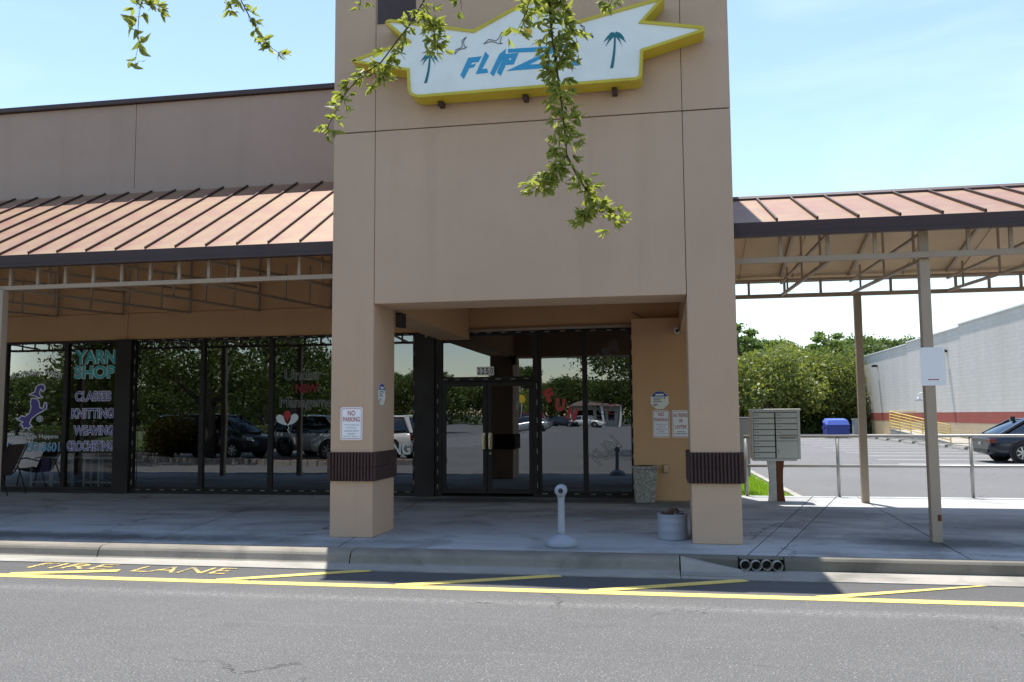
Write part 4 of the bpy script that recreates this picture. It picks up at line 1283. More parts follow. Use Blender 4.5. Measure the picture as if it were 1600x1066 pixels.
m = MB(); m.lathe([(0.030, -0.004), (0.037, -0.006), (0.040, 0.0)], (-1.195, 9.901, 0.785), 18, 'y', False); m.build('hole_collar', 'plastic', t)

t = thing('debris_drum', 'short grey metal drum heaped with dead brown leaves', 'drum', (0.06, 10.72, 0.15))
cx, cy = 0.06, 10.74
m = MB(); m.lathe([(0.175, 0.0), (0.182, 0.012), (0.178, 0.03), (0.178, 0.10), (0.183, 0.115), (0.178, 0.13), (0.178, 0.20), (0.183, 0.215), (0.178, 0.23), (0.178, 0.285), (0.186, 0.295), (0.186, 0.305), (0.172, 0.305), (0.17, 0.24), (0.0, 0.24)], (cx, cy, 0.15), 32); m.build('drum_body', 'plastic', t)
m = MB()
for i in range(60):
    a, r = random.random() * 2 * PI, 0.14 * math.sqrt(random.random()); z = 0.40 + 0.10 * (1 - (r / 0.15) ** 2) * random.random() + 0.03
    p = Vector((cx + r * math.cos(a), cy + r * math.sin(a), z)); u = Vector((random.gauss(0, 1), random.gauss(0, 1), random.gauss(0, 0.6))).normalized() * 0.045
    v = u.cross(Vector((random.random(), random.random(), 1))).normalized() * 0.018
    m.poly([p - u, p + v, p + u, p - v])
dl = m.build('dead_leaves', 'dead', None); dl['kind'] = 'stuff'; tag(dl, 'brown dead leaves piled in the grey drum', 'dead leaves')

# ------------------------------------------------------------------ mailbox cluster
def mailbox():
    t = thing('mailbox_cluster', 'grey cluster mailbox with sixteen small doors on two pedestals', 'mailbox', (1.85, 15.55, 0.15))
    x0, x1, y0, y1, z0, z1 = 1.455, 2.255, 15.32, 15.74, 0.875, 1.70
    m = MB(); m.box(x0, x1, y0, y1, z0, z1); m.build('cabinet', 'mailbox', t, 0.008)
    m = MB(); m.box(x0 - 0.015, x1 + 0.015, y0 - 0.02, y1 + 0.015, z1 + 0.002, z1 + 0.03); m.build('top', 'mailtop', t, 0.008)
    m = MB(); m.box(x0 + 0.02, x1 - 0.06, y0 + 0.02, y1 - 0.02, z0 - 0.03, z0 - 0.002); m.build('skirt', 'mailbox', t, 0.005)
    m = MB(); m.box(x0 + 0.03, x1 - 0.045, y0 - 0.0045, y0 - 0.0005, z0 + 0.015, z1 - 0.025); m.build('gap_shade_sheet', 'joint', t)  # dark sheet behind the doors puts shade into the gaps
    def door(a, b, c, d, nm='small_door', lock=True):
        m = MB(); m.box(a, b, y0 - 0.012, y0 - 0.005, c, d)
        dd = m.build(nm, 'mailbox', t, 0.003)
        if lock:
            m = MB(); m.disc_y(a + 0.03, (c + d) / 2 + 0.005, 0.0085, y0 - 0.018, y0 - 0.012, 10); m.build('lock', 'black', dd)
            m = MB(); m.box(a + 0.055, a + 0.085, y0 - 0.0135, y0 - 0.0122, (c + d) / 2 - 0.004, (c + d) / 2 + 0.012); m.build('number_label', 'grayink', dd)
        return dd
    xm = (x0 + x1) / 2 - 0.01
    hh = (z1 - z0 - 0.05) / 8
    for i in range(8): door(x0 + 0.035, xm - 0.012, z1 - 0.03 - (i + 1) * hh + 0.0065, z1 - 0.03 - i * hh - 0.0065)
    for i in range(4): door(xm + 0.012, x1 - 0.05, z1 - 0.03 - (i + 1) * hh + 0.0065, z1 - 0.03 - i * hh - 0.0065)
    sl = door(xm + 0.012, x1 - 0.05, z1 - 0.03 - 5 * hh + 0.004, z1 - 0.03 - 4 * hh - 0.004, 'slot_door')
    m = MB(); m.prism_x([(y0 - 0.05, z1 - 0.03 - 4 * hh - 0.035), (y0 - 0.012, z1 - 0.03 - 4 * hh - 0.012), (y0 - 0.012, z1 - 0.03 - 4 * hh - 0.04)], xm + 0.07, x1 - 0.06); m.build('slot_hood', 'mailbox', sl)
    m = MB(); m.box(xm + 0.08, x1 - 0.08, y0 - 0.014, y0 - 0.0125, z1 - 0.03 - 4 * hh - 0.055, z1 - 0.03 - 4 * hh - 0.042); m.build('slot', 'black', sl)
    pd = door(xm + 0.012, x1 - 0.05, z0 + 0.02, z1 - 0.03 - 5 * hh - 0.004, 'parcel_door', False)
    m = MB(); m.disc_y(xm + 0.045, z0 + 0.14, 0.013, y0 - 0.02, y0 - 0.012, 12); m.disc_y(xm + 0.045, z0 + 0.09, 0.009, y0 - 0.02, y0 - 0.012, 12); m.box(xm + 0.03, xm + 0.06, y0 - 0.0175, y0 - 0.0125, z0 + 0.155, z0 + 0.165); m.build('lock', 'galv', pd)
    for cx, mt, lab, w in ((1.80, 'pedestal', 'grey white painted pedestal', 0.062), (1.925, 'rust', 'rusted brown pedestal', 0.058)):
        m = MB(); pr = [(0.072, 0.15), (0.066, 0.2), (0.052, 0.40), (0.05, 0.65), (0.056, 0.8), (0.058, 0.846)]
        s_ = -1 if mt == 'pedestal' else 1
        prev = [m.v(p) for p in [(cx - w - (0.018 if s_ < 0 else 0) * 1, 15.50, 0.15), (cx + w + (0.018 if s_ > 0 else 0), 15.50, 0.15), (cx + w + (0.018 if s_ > 0 else 0), 15.64, 0.15), (cx - w - (0.018 if s_ < 0 else 0), 15.64, 0.15)]]
        m.bm.faces.new(prev[::-1])
        for f in (0.1, 0.25, 0.5, 0.75, 1.0):
            z = 0.15 + 0.69 * f; fl = 0.03 * (2 * f - 1) ** 2 - 0.012
            a = cx - w - (fl if s_ < 0 else 0); b_ = cx + w + (fl if s_ > 0 else 0)
            cur = [m.v(p) for p in [(a, 15.51, z), (b_, 15.51, z), (b_, 15.63, z), (a, 15.63, z)]]
            for k in range(4): m.bm.faces.new((prev[k], prev[(k + 1) % 4], cur[(k + 1) % 4], cur[k]))
            prev = cur
        m.bm.faces.new(prev)
        p = m.build('pedestal', mt, t, 0.006); p['label'] = lab
mailbox()
t = thing('utility_cabinet', 'narrow grey utility cabinet peeking out behind the right pillar', 'utility cabinet', (1.42, 17.4, 0.09))
m = MB(); m.box(1.235, 1.60, 17.25, 17.6, 0.45, 1.56); m.build('cabinet', 'greybox', t, 0.01)
m = MB(); m.box(1.225, 1.615, 17.24, 17.61, 1.562, 1.585); m.build('lid', 'greybox', t, 0.005)
m = MB(); m.bar((1.30, 17.42, 0.09), (1.30, 17.42, 0.452), 0.06); m.build('leg', 'galv', t)
m = MB(); m.bar((1.52, 17.42, 0.09), (1.52, 17.42, 0.452), 0.06); m.build('leg', 'galv', t)

t = thing('railing', 'galvanised two rail pipe railing at the back of the walkway', 'railing', (5, 16.45, 0.15))
for z, nm in ((1.235, 'top_rail'), (0.70, 'middle_rail')):
    m = MB(); m.tube([(1.42, 16.47, z), (16, 16.47, z)], 0.027, 10); m.build(nm, 'galv', t)
for x in (1.45, 3.06, 5.30, 7.55, 9.8, 12.05, 14.3):
    m = MB(); m.tube([(x, 16.47, 0.15), (x, 16.47, 1.21)], 0.03, 10); m.build('post', 'galv', t)

# patio chair at the far left
def chair():
    t = thing('patio_chair', 'brown sling patio chair with dark metal legs by the window', 'chair', (-13.15, 15.35, 0.15))
    x, y0, y1 = -13.12, 15.05, 15.55
    m = MB()
    for a, b in (((-0.36, 0.60), (0.10, 0.53)), ((0.10, 0.53), (0.40, 1.14))):
        m.hexa([(x + a[0], y0 + .03, a[1] - .012), (x + b[0], y0 + .03, b[1] - .012), (x + b[0], y1 - .03, b[1] - .012), (x + a[0], y1 - .03, a[1] - .012)],
               [(x + a[0], y0 + .03, a[1] + .006), (x + b[0], y0 + .03, b[1] + .006), (x + b[0], y1 - .03, b[1] + .006), (x + a[0], y1 - .03, a[1] + .006)])
    m.build('sling', 'sling', t)
    for yy in (y0, y1):
        m = MB(); m.tube([(x - 0.38, yy, 0.61), (x + 0.08, yy, 0.54), (x + 0.14, yy, 0.58), (x + 0.42, yy, 1.16)], 0.014, 8); m.build('side_rail', 'black', t)
        m = MB(); m.tube([(x - 0.32, yy, 0.15), (x - 0.22, yy, 0.60)], 0.012, 8); m.build('leg', 'black', t)
        m = MB(); m.tube([(x + 0.42, yy, 0.15), (x + 0.30, yy, 0.50), (x + 0.2, yy, 0.72)], 0.012, 8); m.build('leg', 'black', t)
        m = MB(); m.tube([(x - 0.30, yy, 0.80), (x - 0.1, yy, 0.83), (x + 0.24, yy, 0.76)], 0.014, 8); m.build('armrest', 'black', t)
chair()

# tables and stool inside the yarn shop
def tables():
    for k, (x0, x1) in enumerate(((-13.30, -12.25), (-12.05, -11.30))):
        t = thing('display_table', ['long white display table inside the left yarn shop window', 'short white display rack inside the right yarn shop window'][k], 'table', ((x0 + x1) / 2, 16.7, 0.142), 0, 'white display tables inside the yarn shop')
        m = MB(); m.box(x0, x1, 16.35, 17.0, 0.80, 0.84); m.build('table_top', 'white', t)
        m = MB(); m.box(x0 + .04, x1 - .04, 16.38, 16.97, 0.30, 0.325); m.build('lower_shelf', 'white', t)
        for a in (x0 + .03, (x0 + x1) / 2, x1 - .03):
            for b in (16.38, 16.97):
                m = MB(); m.bar((a, b, 0.142), (a, b, 0.799), 0.035); m.build('leg', 'white', t)
    t = thing('display_stool', 'tall white stool with curved legs inside the yarn shop', 'stool', (-11.1, 16.7, 0.142))
    m = MB(); m.box(-11.30, -10.92, 16.5, 16.9, 0.86, 0.90); m.build('seat', 'white', t)
    for a, s_ in ((-11.26, -1), (-10.96, 1)):
        for b in (16.53, 16.87):
            m = MB(); m.tube([(a, b, 0.86), (a, b, 0.4), (a + s_ * 0.03, b, 0.142)], 0.02, 6); m.build('leg', 'white', t)
    t = thing('cloth_bag', 'lilac cloth bag hanging from the display table', 'bag', (-12.85, 16.3, 0.5))
    m = MB(); m.hexa([(-12.98, 16.25, .5), (-12.72, 16.25, .5), (-12.74, 16.33, .5), (-12.96, 16.33, .5)], [(-12.93, 16.27, .82), (-12.77, 16.27, .82), (-12.77, 16.32, .82), (-12.93, 16.32, .82)]); m.build('bag_body', 'lilacbag', t)
    t = thing('yarn_shelf', 'dim brown shelf at the back of the yarn shop', 'shelf', (-12, 19, 0.142))
    for z in (0.5, 1.0, 1.5, 2.0):
        m = MB(); m.box(-13.6, -11, 19, 19.4, z, z + .03); m.build('shelf_board', 'plywood', t)
    for x in (-13.6, -12.3, -11.03):
        m = MB(); m.box(x, x + .03, 19.0, 19.42, .142, 2.2); m.build('upright', 'plywood', t)
tables()

# ------------------------------------------------------------------ white building, ramp and lot furniture beyond
def warehouse():
    t = thing('warehouse', 'long white block building with a red painted band', 'building', (15.5, 50, 0))
    for y0, y1, zt in ((59.2, 74, 6.02), (49.15, 59.19, 6.14), (25, 49.14, 6.29)):
        m = MB(); m.box(15.5, 15.8, y0, y1, 1.66, zt); m.build('white_wall', 'blockwall', t)
        m = MB(); m.box(15.44, 15.86, y0, y1, zt + .003, zt + .09); m.build('wall_cap', 'white', t, 0.01)
    m = MB(); m.box(15.495, 15.8, 25, 74, 1.10, 1.657); m.build('red_band', 'blockred', t)
    m = MB(); m.box(15.5, 15.8, 25, 74, 0.0, 1.097); m.build('lower_wall', 'blocktan', t)
    m = MB(); m.box(15.81, 40, 25, 74, 0, 5.6); m.build('building_mass', 'blockwall', t)
    for i, (y, z) in enumerate(((67.1, 5.1), (51.2, 5.05))):
        f = thing('wall_light', ['dark wall light high on the white building, farther one', 'dark wall light high on the white building, nearer one'][i], 'wall light', (15.3, y, z), 0, 'dark wall lights on the white building')
        m = MB(); m.box(15.12, 15.40, y - .2, y + .2, z - .08, z + .08); m.build('housing', 'black', f, 0.02)
        m = MB(); m.bar((15.40, y, z), (15.5, y, z), .12); m.build('arm', 'black', f)
    f = thing('barn_light', 'small white cone shaped lamp over the loading ramp', 'wall light', (15.3, 55.6, 2.3))
    m = MB(); m.lathe([(0.25, 0.0), (0.06, 0.2), (0.05, 0.25), (0, 0.25)], (15.1, 55.6, 2.35), 16); m.build('shade', 'white', f)
    m = MB(); m.tube([(15.1, 55.6, 2.58), (15.1, 55.6, 2.75), (15.25, 55.6, 2.85), (15.5, 55.6, 2.8)], 0.03, 6); m.build('arm', 'white', f)
    m = MB(); m.box(13.7, 15.49, 26, 66, -0.02, 0.12); tag(m.build('side_pavement', 'kerb', None, 0.01), 'pale pavement along the white building', None, None, 'structure')
    r = thing('loading_ramp', 'concrete loading ramp with pale yellow guard rails', 'ramp', (14.5, 52, 0.12))
    m = MB(); m.hexa([(13.75, 45.5, .122), (15.45, 45.5, .122), (15.45, 57, .122), (13.75, 57, .122)], [(13.75, 45.5, .15), (15.45, 45.5, .15), (15.45, 57, .62), (13.75, 57, .62)]); m.build('ramp_slab', 'kerb', r)
    for k in range(6):
        z = 0.25 + 0.2 * k
        m = MB(); m.tube([(13.75, 57, .62 + z * 0.9), (13.75, 45.5, .12 + z * 0.72)], 0.028, 6); m.build('rail', 'railyellow', r)
        m = MB(); m.tube([(13.75, 57, .62 + z * 0.9), (15.3, 57, .62 + z * 0.9)], 0.028, 6); m.build('rail', 'railyellow', r)
    for f in np.linspace(0, 1, 6):
        m = MB(); y = 57 - 11.5 * f; m.bar((13.75, y, .62 - .47 * f), (13.75, y, .62 + 1.12 - .36 * f - .47 * f), .05); m.build('rail_post', 'railyellow', r)
    proto = None
    names = ['eleventh', 'tenth', 'ninth', 'eighth', 'seventh', 'sixth', 'fifth', 'fourth', 'third', 'second', 'first']
    for i in range(11):
        y = 33.95 + 2.75 * i
        lab = 'pale concrete wheel stop, ' + names[i] + ' from the dumpster end of the row'
        if proto is None:
            o = thing('wheel_stop', lab, 'wheel stop', (13.1, y, 0.006), 0, 'wheel stops by the white building')
            OFF[o.name] = Vector((0, 0, 0))
            m = MB(); m.prism_y([(-.09, 0), (.09, 0), (.06, .12), (-.06, .12)], -0.9, 0.9); m.build('block', 'kerb', o, 0.01); proto = o
        else:
            o = copy_tree(proto); o.location = (13.1, y, 0.006); o['label'] = lab
    d = thing('dumpster', 'blue metal dumpster with a lighter sloped lid by the trees', 'dumpster', (11.2, 61, 0.005))
    m = MB(); m.prism_x([(60.2, .12), (61.6, .12), (61.6, 1.05), (60.5, 1.05), (60.2, .85)], 10.55, 12.0); m.build('bin', 'dumpster', d, 0.015)
    m = MB(); m.hexa([(10.53, 60.16, .87), (12.02, 60.16, .87), (12.02, 61.62, 1.07), (10.53, 61.62, 1.07)], [(10.7, 60.30, 1.2), (11.9, 60.30, 1.2), (11.9, 61.62, 1.30), (10.7, 61.62, 1.30)]); m.build('lid', 'dumplid', d, 0.01)
    for x in (10.48, 12.07):
        m = MB(); m.box(x - .04, x + .04, 60.6, 61.3, .6, .75); m.build('fork_pocket', 'dumpster', d)
    for x in (10.7, 11.85):
        for y in (60.4, 61.4):
            m = MB(); m.lathe([(0, -.03), (.06, -.03), (.06, .03), (0, .03)], (x, y, .062), 10, 'x'); m.build('caster', 'black', d)
    u = thing('utility_box', 'pale grey utility box between the dumpster and white building', 'utility box', (13.0, 62.5, 0))
    m = MB(); m.box(12.7, 13.4, 62.2, 62.9, 0, 1.2); m.build('box_body', 'greybox', u, 0.02)
    m = MB(); m.box(12.66, 13.44, 62.16, 62.94, 1.203, 1.26); m.build('lid', 'greybox', u, 0.01)
    m = MB(); m.box(2.2, 13.6, 66.0, 66.3, -.02, .14); tag(m.build('far_kerb', 'kerb', None, 0.01), 'far kerb of the parking lot in front of the trees', None, None, 'structure')
warehouse()

# ------------------------------------------------------------------ vehicles
def loft(st, name, mat, parent):
    """st: list of (x, [(y, z) half section from bottom centre outwards to top centre])"""
    m = MB(); rings = []
    for x, sec in st:
        full = [(y, z) for y, z in sec] + [(-y, z) for y, z in sec[::-1]]
        rings.append([m.v((x, y, z)) for y, z in full])
    n = len(rings[0])
    for A, B in zip(rings, rings[1:]):
        for k in range(n):
            j = (k + 1) % n
            f = m.bm.faces.new((A[k], A[j], B[j], B[k])); f.smooth = True
    m.bm.faces.new(rings[0]); m.bm.faces.new(rings[-1][::-1])
    return m.build(name, mat, parent)

def wheel(parent, x, y, r):
    s_ = 1 if y > 0 else -1
    w = thing_part('wheel', parent)
    m = MB(); m.lathe([(r * .62, -.09), (r * .93, -.10), (r, -.07), (r, .07), (r * .93, .10), (r * .62, .09)], (x, y, r), 28, 'y', False); m.build('tyre', 'tyre', w)
    m = MB(); m.lathe([(r * .62, .0), (r * .62, s_ * .085), (r * .57, s_ * .075), (r * .57, 0)], (x, y, r), 28, 'y', False)
    for k in range(7):
        a = 2 * PI * k / 7
        m.bar((x + .04 * math.cos(a), y + s_ * .07, r + .04 * math.sin(a)), (x + r * .58 * math.cos(a), y + s_ * .065, r + r * .58 * math.sin(a)), .045, .03, up=(0, 1, 0))
    m.lathe([(0, s_ * .085), (.055, s_ * .08), (.055, s_ * .03)], (x, y, r), 14, 'y'); m.build('rim', 'rim', w)
    m = MB(); m.disc_y(x, r, r * .6, y + s_ * .01 - .003, y + s_ * .01 + .003, 24); m.build('brake_shadow', 'black', w)

def thing_part(name, parent):
    o = bpy.data.objects.new(name, None); COL.objects.link(o); o.parent = parent; OFF[o.name] = OFF.get(parent.name, Vector()); return o

def car(label, cat, name, paint, loc, rot, style='suv', group=None):
    t = thing(name, label, cat, (0, 0, 0), 0, group)
    S = dict(sedan=dict(L=4.6, W=.90, zb=.22, belt=.92, hood=.93, roof=1.44, gh=(-1.95, -1.10, .55, 1.05), tail=-2.25, wb=(-1.35, 1.36), r=.33),
             suv=dict(L=4.7, W=.93, zb=.28, belt=1.02, hood=1.06, roof=1.70, gh=(-2.18, -1.85, .45, 1.00), tail=-2.3, wb=(-1.38, 1.40), r=.36),
             van=dict(L=5.0, W=.96, zb=.24, belt=1.02, hood=1.05, roof=1.76, gh=(-2.38, -2.2, .75, 1.45), tail=-2.45, wb=(-1.5, 1.5), r=.34))[style]
    h = S['L'] / 2; W = S['W']; zb = S['zb']; be = S['belt']
    def sec(w, z0, z1):
        return [(w * .80, z0), (w * .97, z0 + .10), (w, z0 + .30 * (z1 - z0) + .05), (w * .985, z1 - .22), (w * .93, z1 - .05), (w * .80, z1)]
    st = [(-h, sec(W * .78, zb + .18, be - .14)), (-h + .06, sec(W * .90, zb + .08, be - .06)), (-h + .25, sec(W * .98, zb, be)), (-1.9, sec(W, zb - .02, be + .02)), (-.8, sec(W, zb - .04, be)), (.5, sec(W, zb - .04, be)),
          (1.05, sec(W, zb - .03, be)), (1.6, sec(W * .99, zb, S['hood'] - .06)), (h - .35, sec(W * .96, zb, S['hood'] - .16)), (h - .10, sec(W * .88, zb + .02, S['hood'] - .24)), (h, sec(W * .76, zb + .12, S['hood'] - .34))]
    body = loft(st, 'body', paint, t)
    g = S['gh']; zr = S['roof']
    wt, wl = W * .70, W * .90
    A, Bq, C_, D = g
    ghs = [(A, [(wl * .93, be - .03), (wl * .93, be), (wl * .92, be + .02), (wl * .90, be + .03)]), (Bq, [(wl, be - .03), (wl, be), (wt, zr - .06), (wt * .85, zr - .02)]),
           ((Bq + C_) / 2, [(wl, be - .03), (wl, be), (wt * 1.02, zr - .03), (wt * .86, zr + .005)]), (C_, [(wl, be - .03), (wl, be), (wt, zr - .05), (wt * .85, zr - .015)]), (D + .25, [(wl * .93, be - .03), (wl * .93, be), (wl * .92, be + .02), (wl * .9, be + .03)])]
    m_ = loft(ghs, 'window_glass', 'glass_dark', t)
    m = MB()
    ro = [(Bq - .06, .97, -.055), (Bq + .15, 1.0, -.02), ((Bq + C_) / 2, 1.02, .005), (C_ - .1, 1.0, -.02), (C_ + .05, .97, -.055)]
    R_ = [[m.v((x, yy * wt * k, zr + dz + e)) for yy, e in ((-1.03, -.03), (-.85, .01), (0, .028), (.85, .01), (1.03, -.03))] + [m.v((x, 0, zr + dz - .05))] for x, k, dz in ro]
    for P, Q in zip(R_, R_[1:]):
        for i in range(6):
            j = (i + 1) % 6; f = m.bm.faces.new((P[i], P[j], Q[j], Q[i])); f.smooth = True
    m.bm.faces.new(R_[0]); m.bm.faces.new(R_[-1][::-1]); m.build('roof', paint, t)
    for s_ in (-1, 1):
        xm = (Bq + C_) / 2 - .05
        bars = [((C_, s_ * wt * .99, zr - .05), (D + .25, s_ * wl * .93, be), .07, .06), ((Bq, s_ * wt * .99, zr - .05), (A, s_ * wl * .93, be), .12 if style == 'sedan' else .2, .07), ((xm, s_ * wt * 1.0, zr - .03), (xm - .02, s_ * wl * .995, be), .09, .04)]
        if style != 'sedan': bars.append(((Bq + .75, s_ * wt * 1.0, zr - .04), (Bq + .62, s_ * wl * .995, be), .12, .04))
        for bb in bars:
            m = MB(); m.bar(*bb); m.build('window_pillar', paint, t)
        for x in S['wb']:
            m = MB(); m.lathe([(S['r'] + .075, -.012), (S['r'] + .075, .012), (0, .012)], (x, s_ * (W + .002), S['r'] + .01), 26, 'y'); m.build('wheel_arch', 'black', t)
            wheel(t, x, s_ * (W - .05), S['r'])
        m = MB(); m.hexa([(h - .30, s_ * W * .62, be - .30), (h - .02, s_ * W * .55, be - .34), (h - .12, s_ * W * .89, be - .32), (h - .34, s_ * W * .965, be - .28)],
                         [(h - .40, s_ * W * .62, be - .15), (h - .14, s_ * W * .55, be - .20), (h - .22, s_ * W * .86, be - .18), (h - .42, s_ * W * .95, be - .14)]); m.build('headlight', 'lamp', t)
        zz = be - .28
        m = MB(); m.box(-h - .005, -h + .20, min(s_ * W * .55, s_ * W * .965), max(s_ * W * .55, s_ * W * .965), zz, zz + (.14 if style == 'sedan' else .22)); m.build('taillight', 'tail', t, 0.02)
        m = MB(); m.hexa([(.85, s_ * W * .98, be - .02), (.98, s_ * W * .98, be - .02), (.98, s_ * (W + .16), be), (.85, s_ * (W + .16), be)], [(.85, s_ * W * .98, be + .10), (.95, s_ * W * .98, be + .10), (.95, s_ * (W + .16), be + .13), (.85, s_ * (W + .16), be + .13)]); m.build('mirror', paint, t)
        m = MB(); m.box(.18, .36, min(s_ * (W + .002), s_ * (W + .014)), max(s_ * (W + .002), s_ * (W + .014)), be - .16, be - .135); m.build('door_handle', 'rim', t)
    m = MB(); m.box(h - .12, h - .005, -W * .6, W * .6, zb + .16, zb + .34); m.build('grille', 'black', t, 0.02)
    m = MB(); m.box(-h - .012, -h + .04, -W * .7, W * .7, zb + .1, zb + .24); m.build('rear_bumper', 'black', t, 0.02)
    m = MB(); m.box(-h - .018, -h - .0, -.15, .15, zb + .36, zb + .45); m.build('number_plate', 'galv', t)
    if style == 'sedan':
        m = MB(); m.box(-1.32, -1.18, -.02, .02, zr - .10, zr + .06); m.build('aerial', 'black', t, 0.01)
    t.location = loc; t.rotation_euler = (0, 0, rot)
    return t
car('dark navy sedan parked beyond the railing facing the white building', 'car', 'parked_car', 'car_navy', (12.62, 31.2, 0.006), 0.02, 'sedan')
# cars the shop glass mirrors, parked on the far side of the drive
car('dark grey minivan across the drive, mirrored in the shop window', 'car', 'parked_car', 'car_grey', (-18.3, -1.3, 0.002), 0.12, 'van')
car('white sport utility car with its nose mirrored in the shop window', 'car', 'parked_car', 'car_white', (-14.3, -3.3, 0.002), 0.2, 'suv')
car('white sport utility car whose tail is mirrored beside the left pillar', 'car', 'parked_car', 'car_white', (-11.3, -0.6, 0.002), PI + 0.15, 'suv')
car('red minivan far across the lot, mirrored in the glass door', 'car', 'parked_car', 'car_red', (-15.0, -60, 0.006), PI + 0.1, 'van')
car('silver sedan across the lot, mirrored beside the door', 'car', 'parked_car', 'car_silver', (-13.2, -51, 0.006), PI, 'sedan')
for i, (x, pn, lb) in enumerate(((-20, 'car_grey', 'dark sedan in the far row, leftmost of the far mirrored cars'), (-13.5, 'car_navy', 'navy sedan in the far row of mirrored cars'), (-10.4, 'car_white', 'white sedan in the far row, rightmost of the far mirrored cars'))):
    car(lb, 'car', 'parked_car', pn, (x, -84, 0.002), 0.2, 'sedan')

# ------------------------------------------------------------------ trees and planting
def limb_tubes(m, base, h, r, lean=(0, 0), limbs=6, spread=2.0, top=0.75):
    b = Vector(base)
    pts = [b + Vector((lean[0] * f * f, lean[1] * f * f, h * f)) for f in np.linspace(0, top, 7)]
    m.tube(pts, [r * (1.25 - .25 * min(1, f * 4)) * (1 - .6 * f) for f in np.linspace(0, 1, 7)], 9)
    for i in range(limbs):
        f = .35 + .6 * i / limbs; p = pts[int(f * 6)]
        a = 2.4 * i + random.random(); L_ = spread * (.7 + .5 * random.random())
        q = [p, p + Vector((math.cos(a) * L_ * .4, math.sin(a) * L_ * .4, L_ * .35)), p + Vector((math.cos(a) * L_, math.sin(a) * L_, L_ * .6))]
        m.tube(q, [r * .38, r * .25, r * .08], 6)

def tree_proto(label, kind):
    t = thing('broadleaf_tree' if kind != 'pine' else 'pine_tree', label, 'tree')
    m = MB()
    if kind == 'pine':
        limb_tubes(m, (0, 0, 0), 9.0, .16, (.2, .1), 7, 1.4, .95); m.build('trunk', 'bark', t)
        cs, rs = [], []
        for i in range(15):
            z = 5.4 + 3.4 * i / 15; a = i * 2.4; R_ = 1.5 * (1 - .6 * i / 15)
            cs.append((math.cos(a) * R_, math.sin(a) * R_, z)); rs.append(.75 - .02 * i)
        V, F = leaf_cloud(5200, cs, rs, .13, .6, .2); link('crown', mesh_np('crown', V, F), 'pine', t)
    else:
        H, R_, z0, nl = {'round': (7.2, 2.7, .34, 30), 'bushy': (6.3, 4.0, .17, 50), 'shade': (6.8, 3.9, .26, 44), 'tall': (9.2, 3.6, .45, 26)}[kind]
        limb_tubes(m, (0, 0, 0), H, .2, (.3, -.2), 8, R_ * .8, .7); m.build('trunk', 'bark', t)
        cs, rs = [], []
        for i in range(nl):
            a = i * 2.399; f = (i + .5) / nl
            el = math.asin(max(-1, min(1, -0.45 + 1.42 * f)))
            q = .72 + .4 * random.random()
            zc = H * (z0 + (1 - z0) * .42); hz = H * (1 - z0) * .48
            cs.append((math.cos(a) * R_ * math.cos(el) * q * .85, math.sin(a) * R_ * math.cos(el) * q * .85, zc + hz * math.sin(el) * q))
            rs.append(R_ * (.17 + .16 * random.random()))
        V, F = leaf_cloud(13000, cs, rs, .15, .8, .66)
        link('crown', mesh_np('crown', V, F), {'round': 'wood1', 'bushy': 'wood2', 'shade': 'oak', 'tall': 'wood3'}[kind], t)
    return t

P_ = {}
def plant(kind, x, y, s, label, group, rz=None, sz=None):
    if kind not in P_:
        o = P_[kind] = tree_proto(label, kind)
    else:
        o = copy_tree(P_[kind]); o['label'] = label
    o['group'] = group
    o.location = (x, y, -0.06); o.rotation_euler = (0, 0, rz if rz is not None else random.random() * 6.28); o.scale = (s, s, sz or s)
    return o
G1 = 'trees beyond the right parking lot'
for kd, x, y, s, sz, lb in (
    ('pine', 6.5, 76, 1.25, 1.06, 'thin tall pine tree nearest the tower edge'), ('pine', 9.4, 86, 1.25, 1.02, 'second tall pine tree standing behind the olive oak'),
    ('bushy', 7.9, 70, 1.15, 1.14, 'big olive leafy tree right behind the mailbox'), ('bushy', 11.6, 72.5, .85, .98, 'smaller olive leafy tree behind the blue dumpster'),
    ('bushy', 12.9, 72, .78, 1.08, 'olive leafy tree right of the blue dumpster'), ('round', 4.8, 74, 1.0, .86, 'round green tree left of the big olive tree'),
    ('tall', 8.6, 80, 1.0, .95, 'loose green tree standing behind the big olive tree'), ('round', 11.6, 79, 1.05, 1.06, 'round green tree between the two tall pines'),
    ('pine', 14.3, 80, 1.2, 1.02, 'bushy topped pine beside the canopy post'), ('round', 16.6, 80, 1.1, .95, 'round green tree behind the white building corner'),
    ('round', 3.0, 77, 1.0, 1.0, 'round green tree hidden mostly by the right pillar'), ('shade', 16.2, 78, .75, .85, 'dark green tree touching the white building corner'),
    ('tall', 20.9, 93, 1.0, 1.08, 'tall spreading tree above the white building roof'), ('tall', 24.0, 95, .98, 1.06, 'tall loose tree above the white building, right one'),
    ('shade', 12.9, 76, .95, .95, 'dark green tree filling the gap behind the dumpster'), ('tall', 17.9, 88, 1.0, .98, 'airy tree just left of the roofline trees')):
    plant(kd, x, y, s, lb, G1, sz=sz)
G2 = 'far trees mirrored in the shop glass'
for i in range(9):
    plant('shade', -66 + i * 5.5, -36 - 5 * (i % 3), .9, 'mid distance tree behind the grassy mound, mirrored in the shop window', 'trees behind the mound, mirrored in the shop windows')
for i in range(24):
    x = -62 + i * 4.6 + random.uniform(-1, 1); y = -106 + random.uniform(-9, 6)
    kd = ('shade', 'round', 'shade', 'tall', 'bushy')[i % 5]
    o = plant(kd, x, y, .95 + .25 * random.random(), 'far tree on the other side of the lot, mirrored in the shop glass', G2)

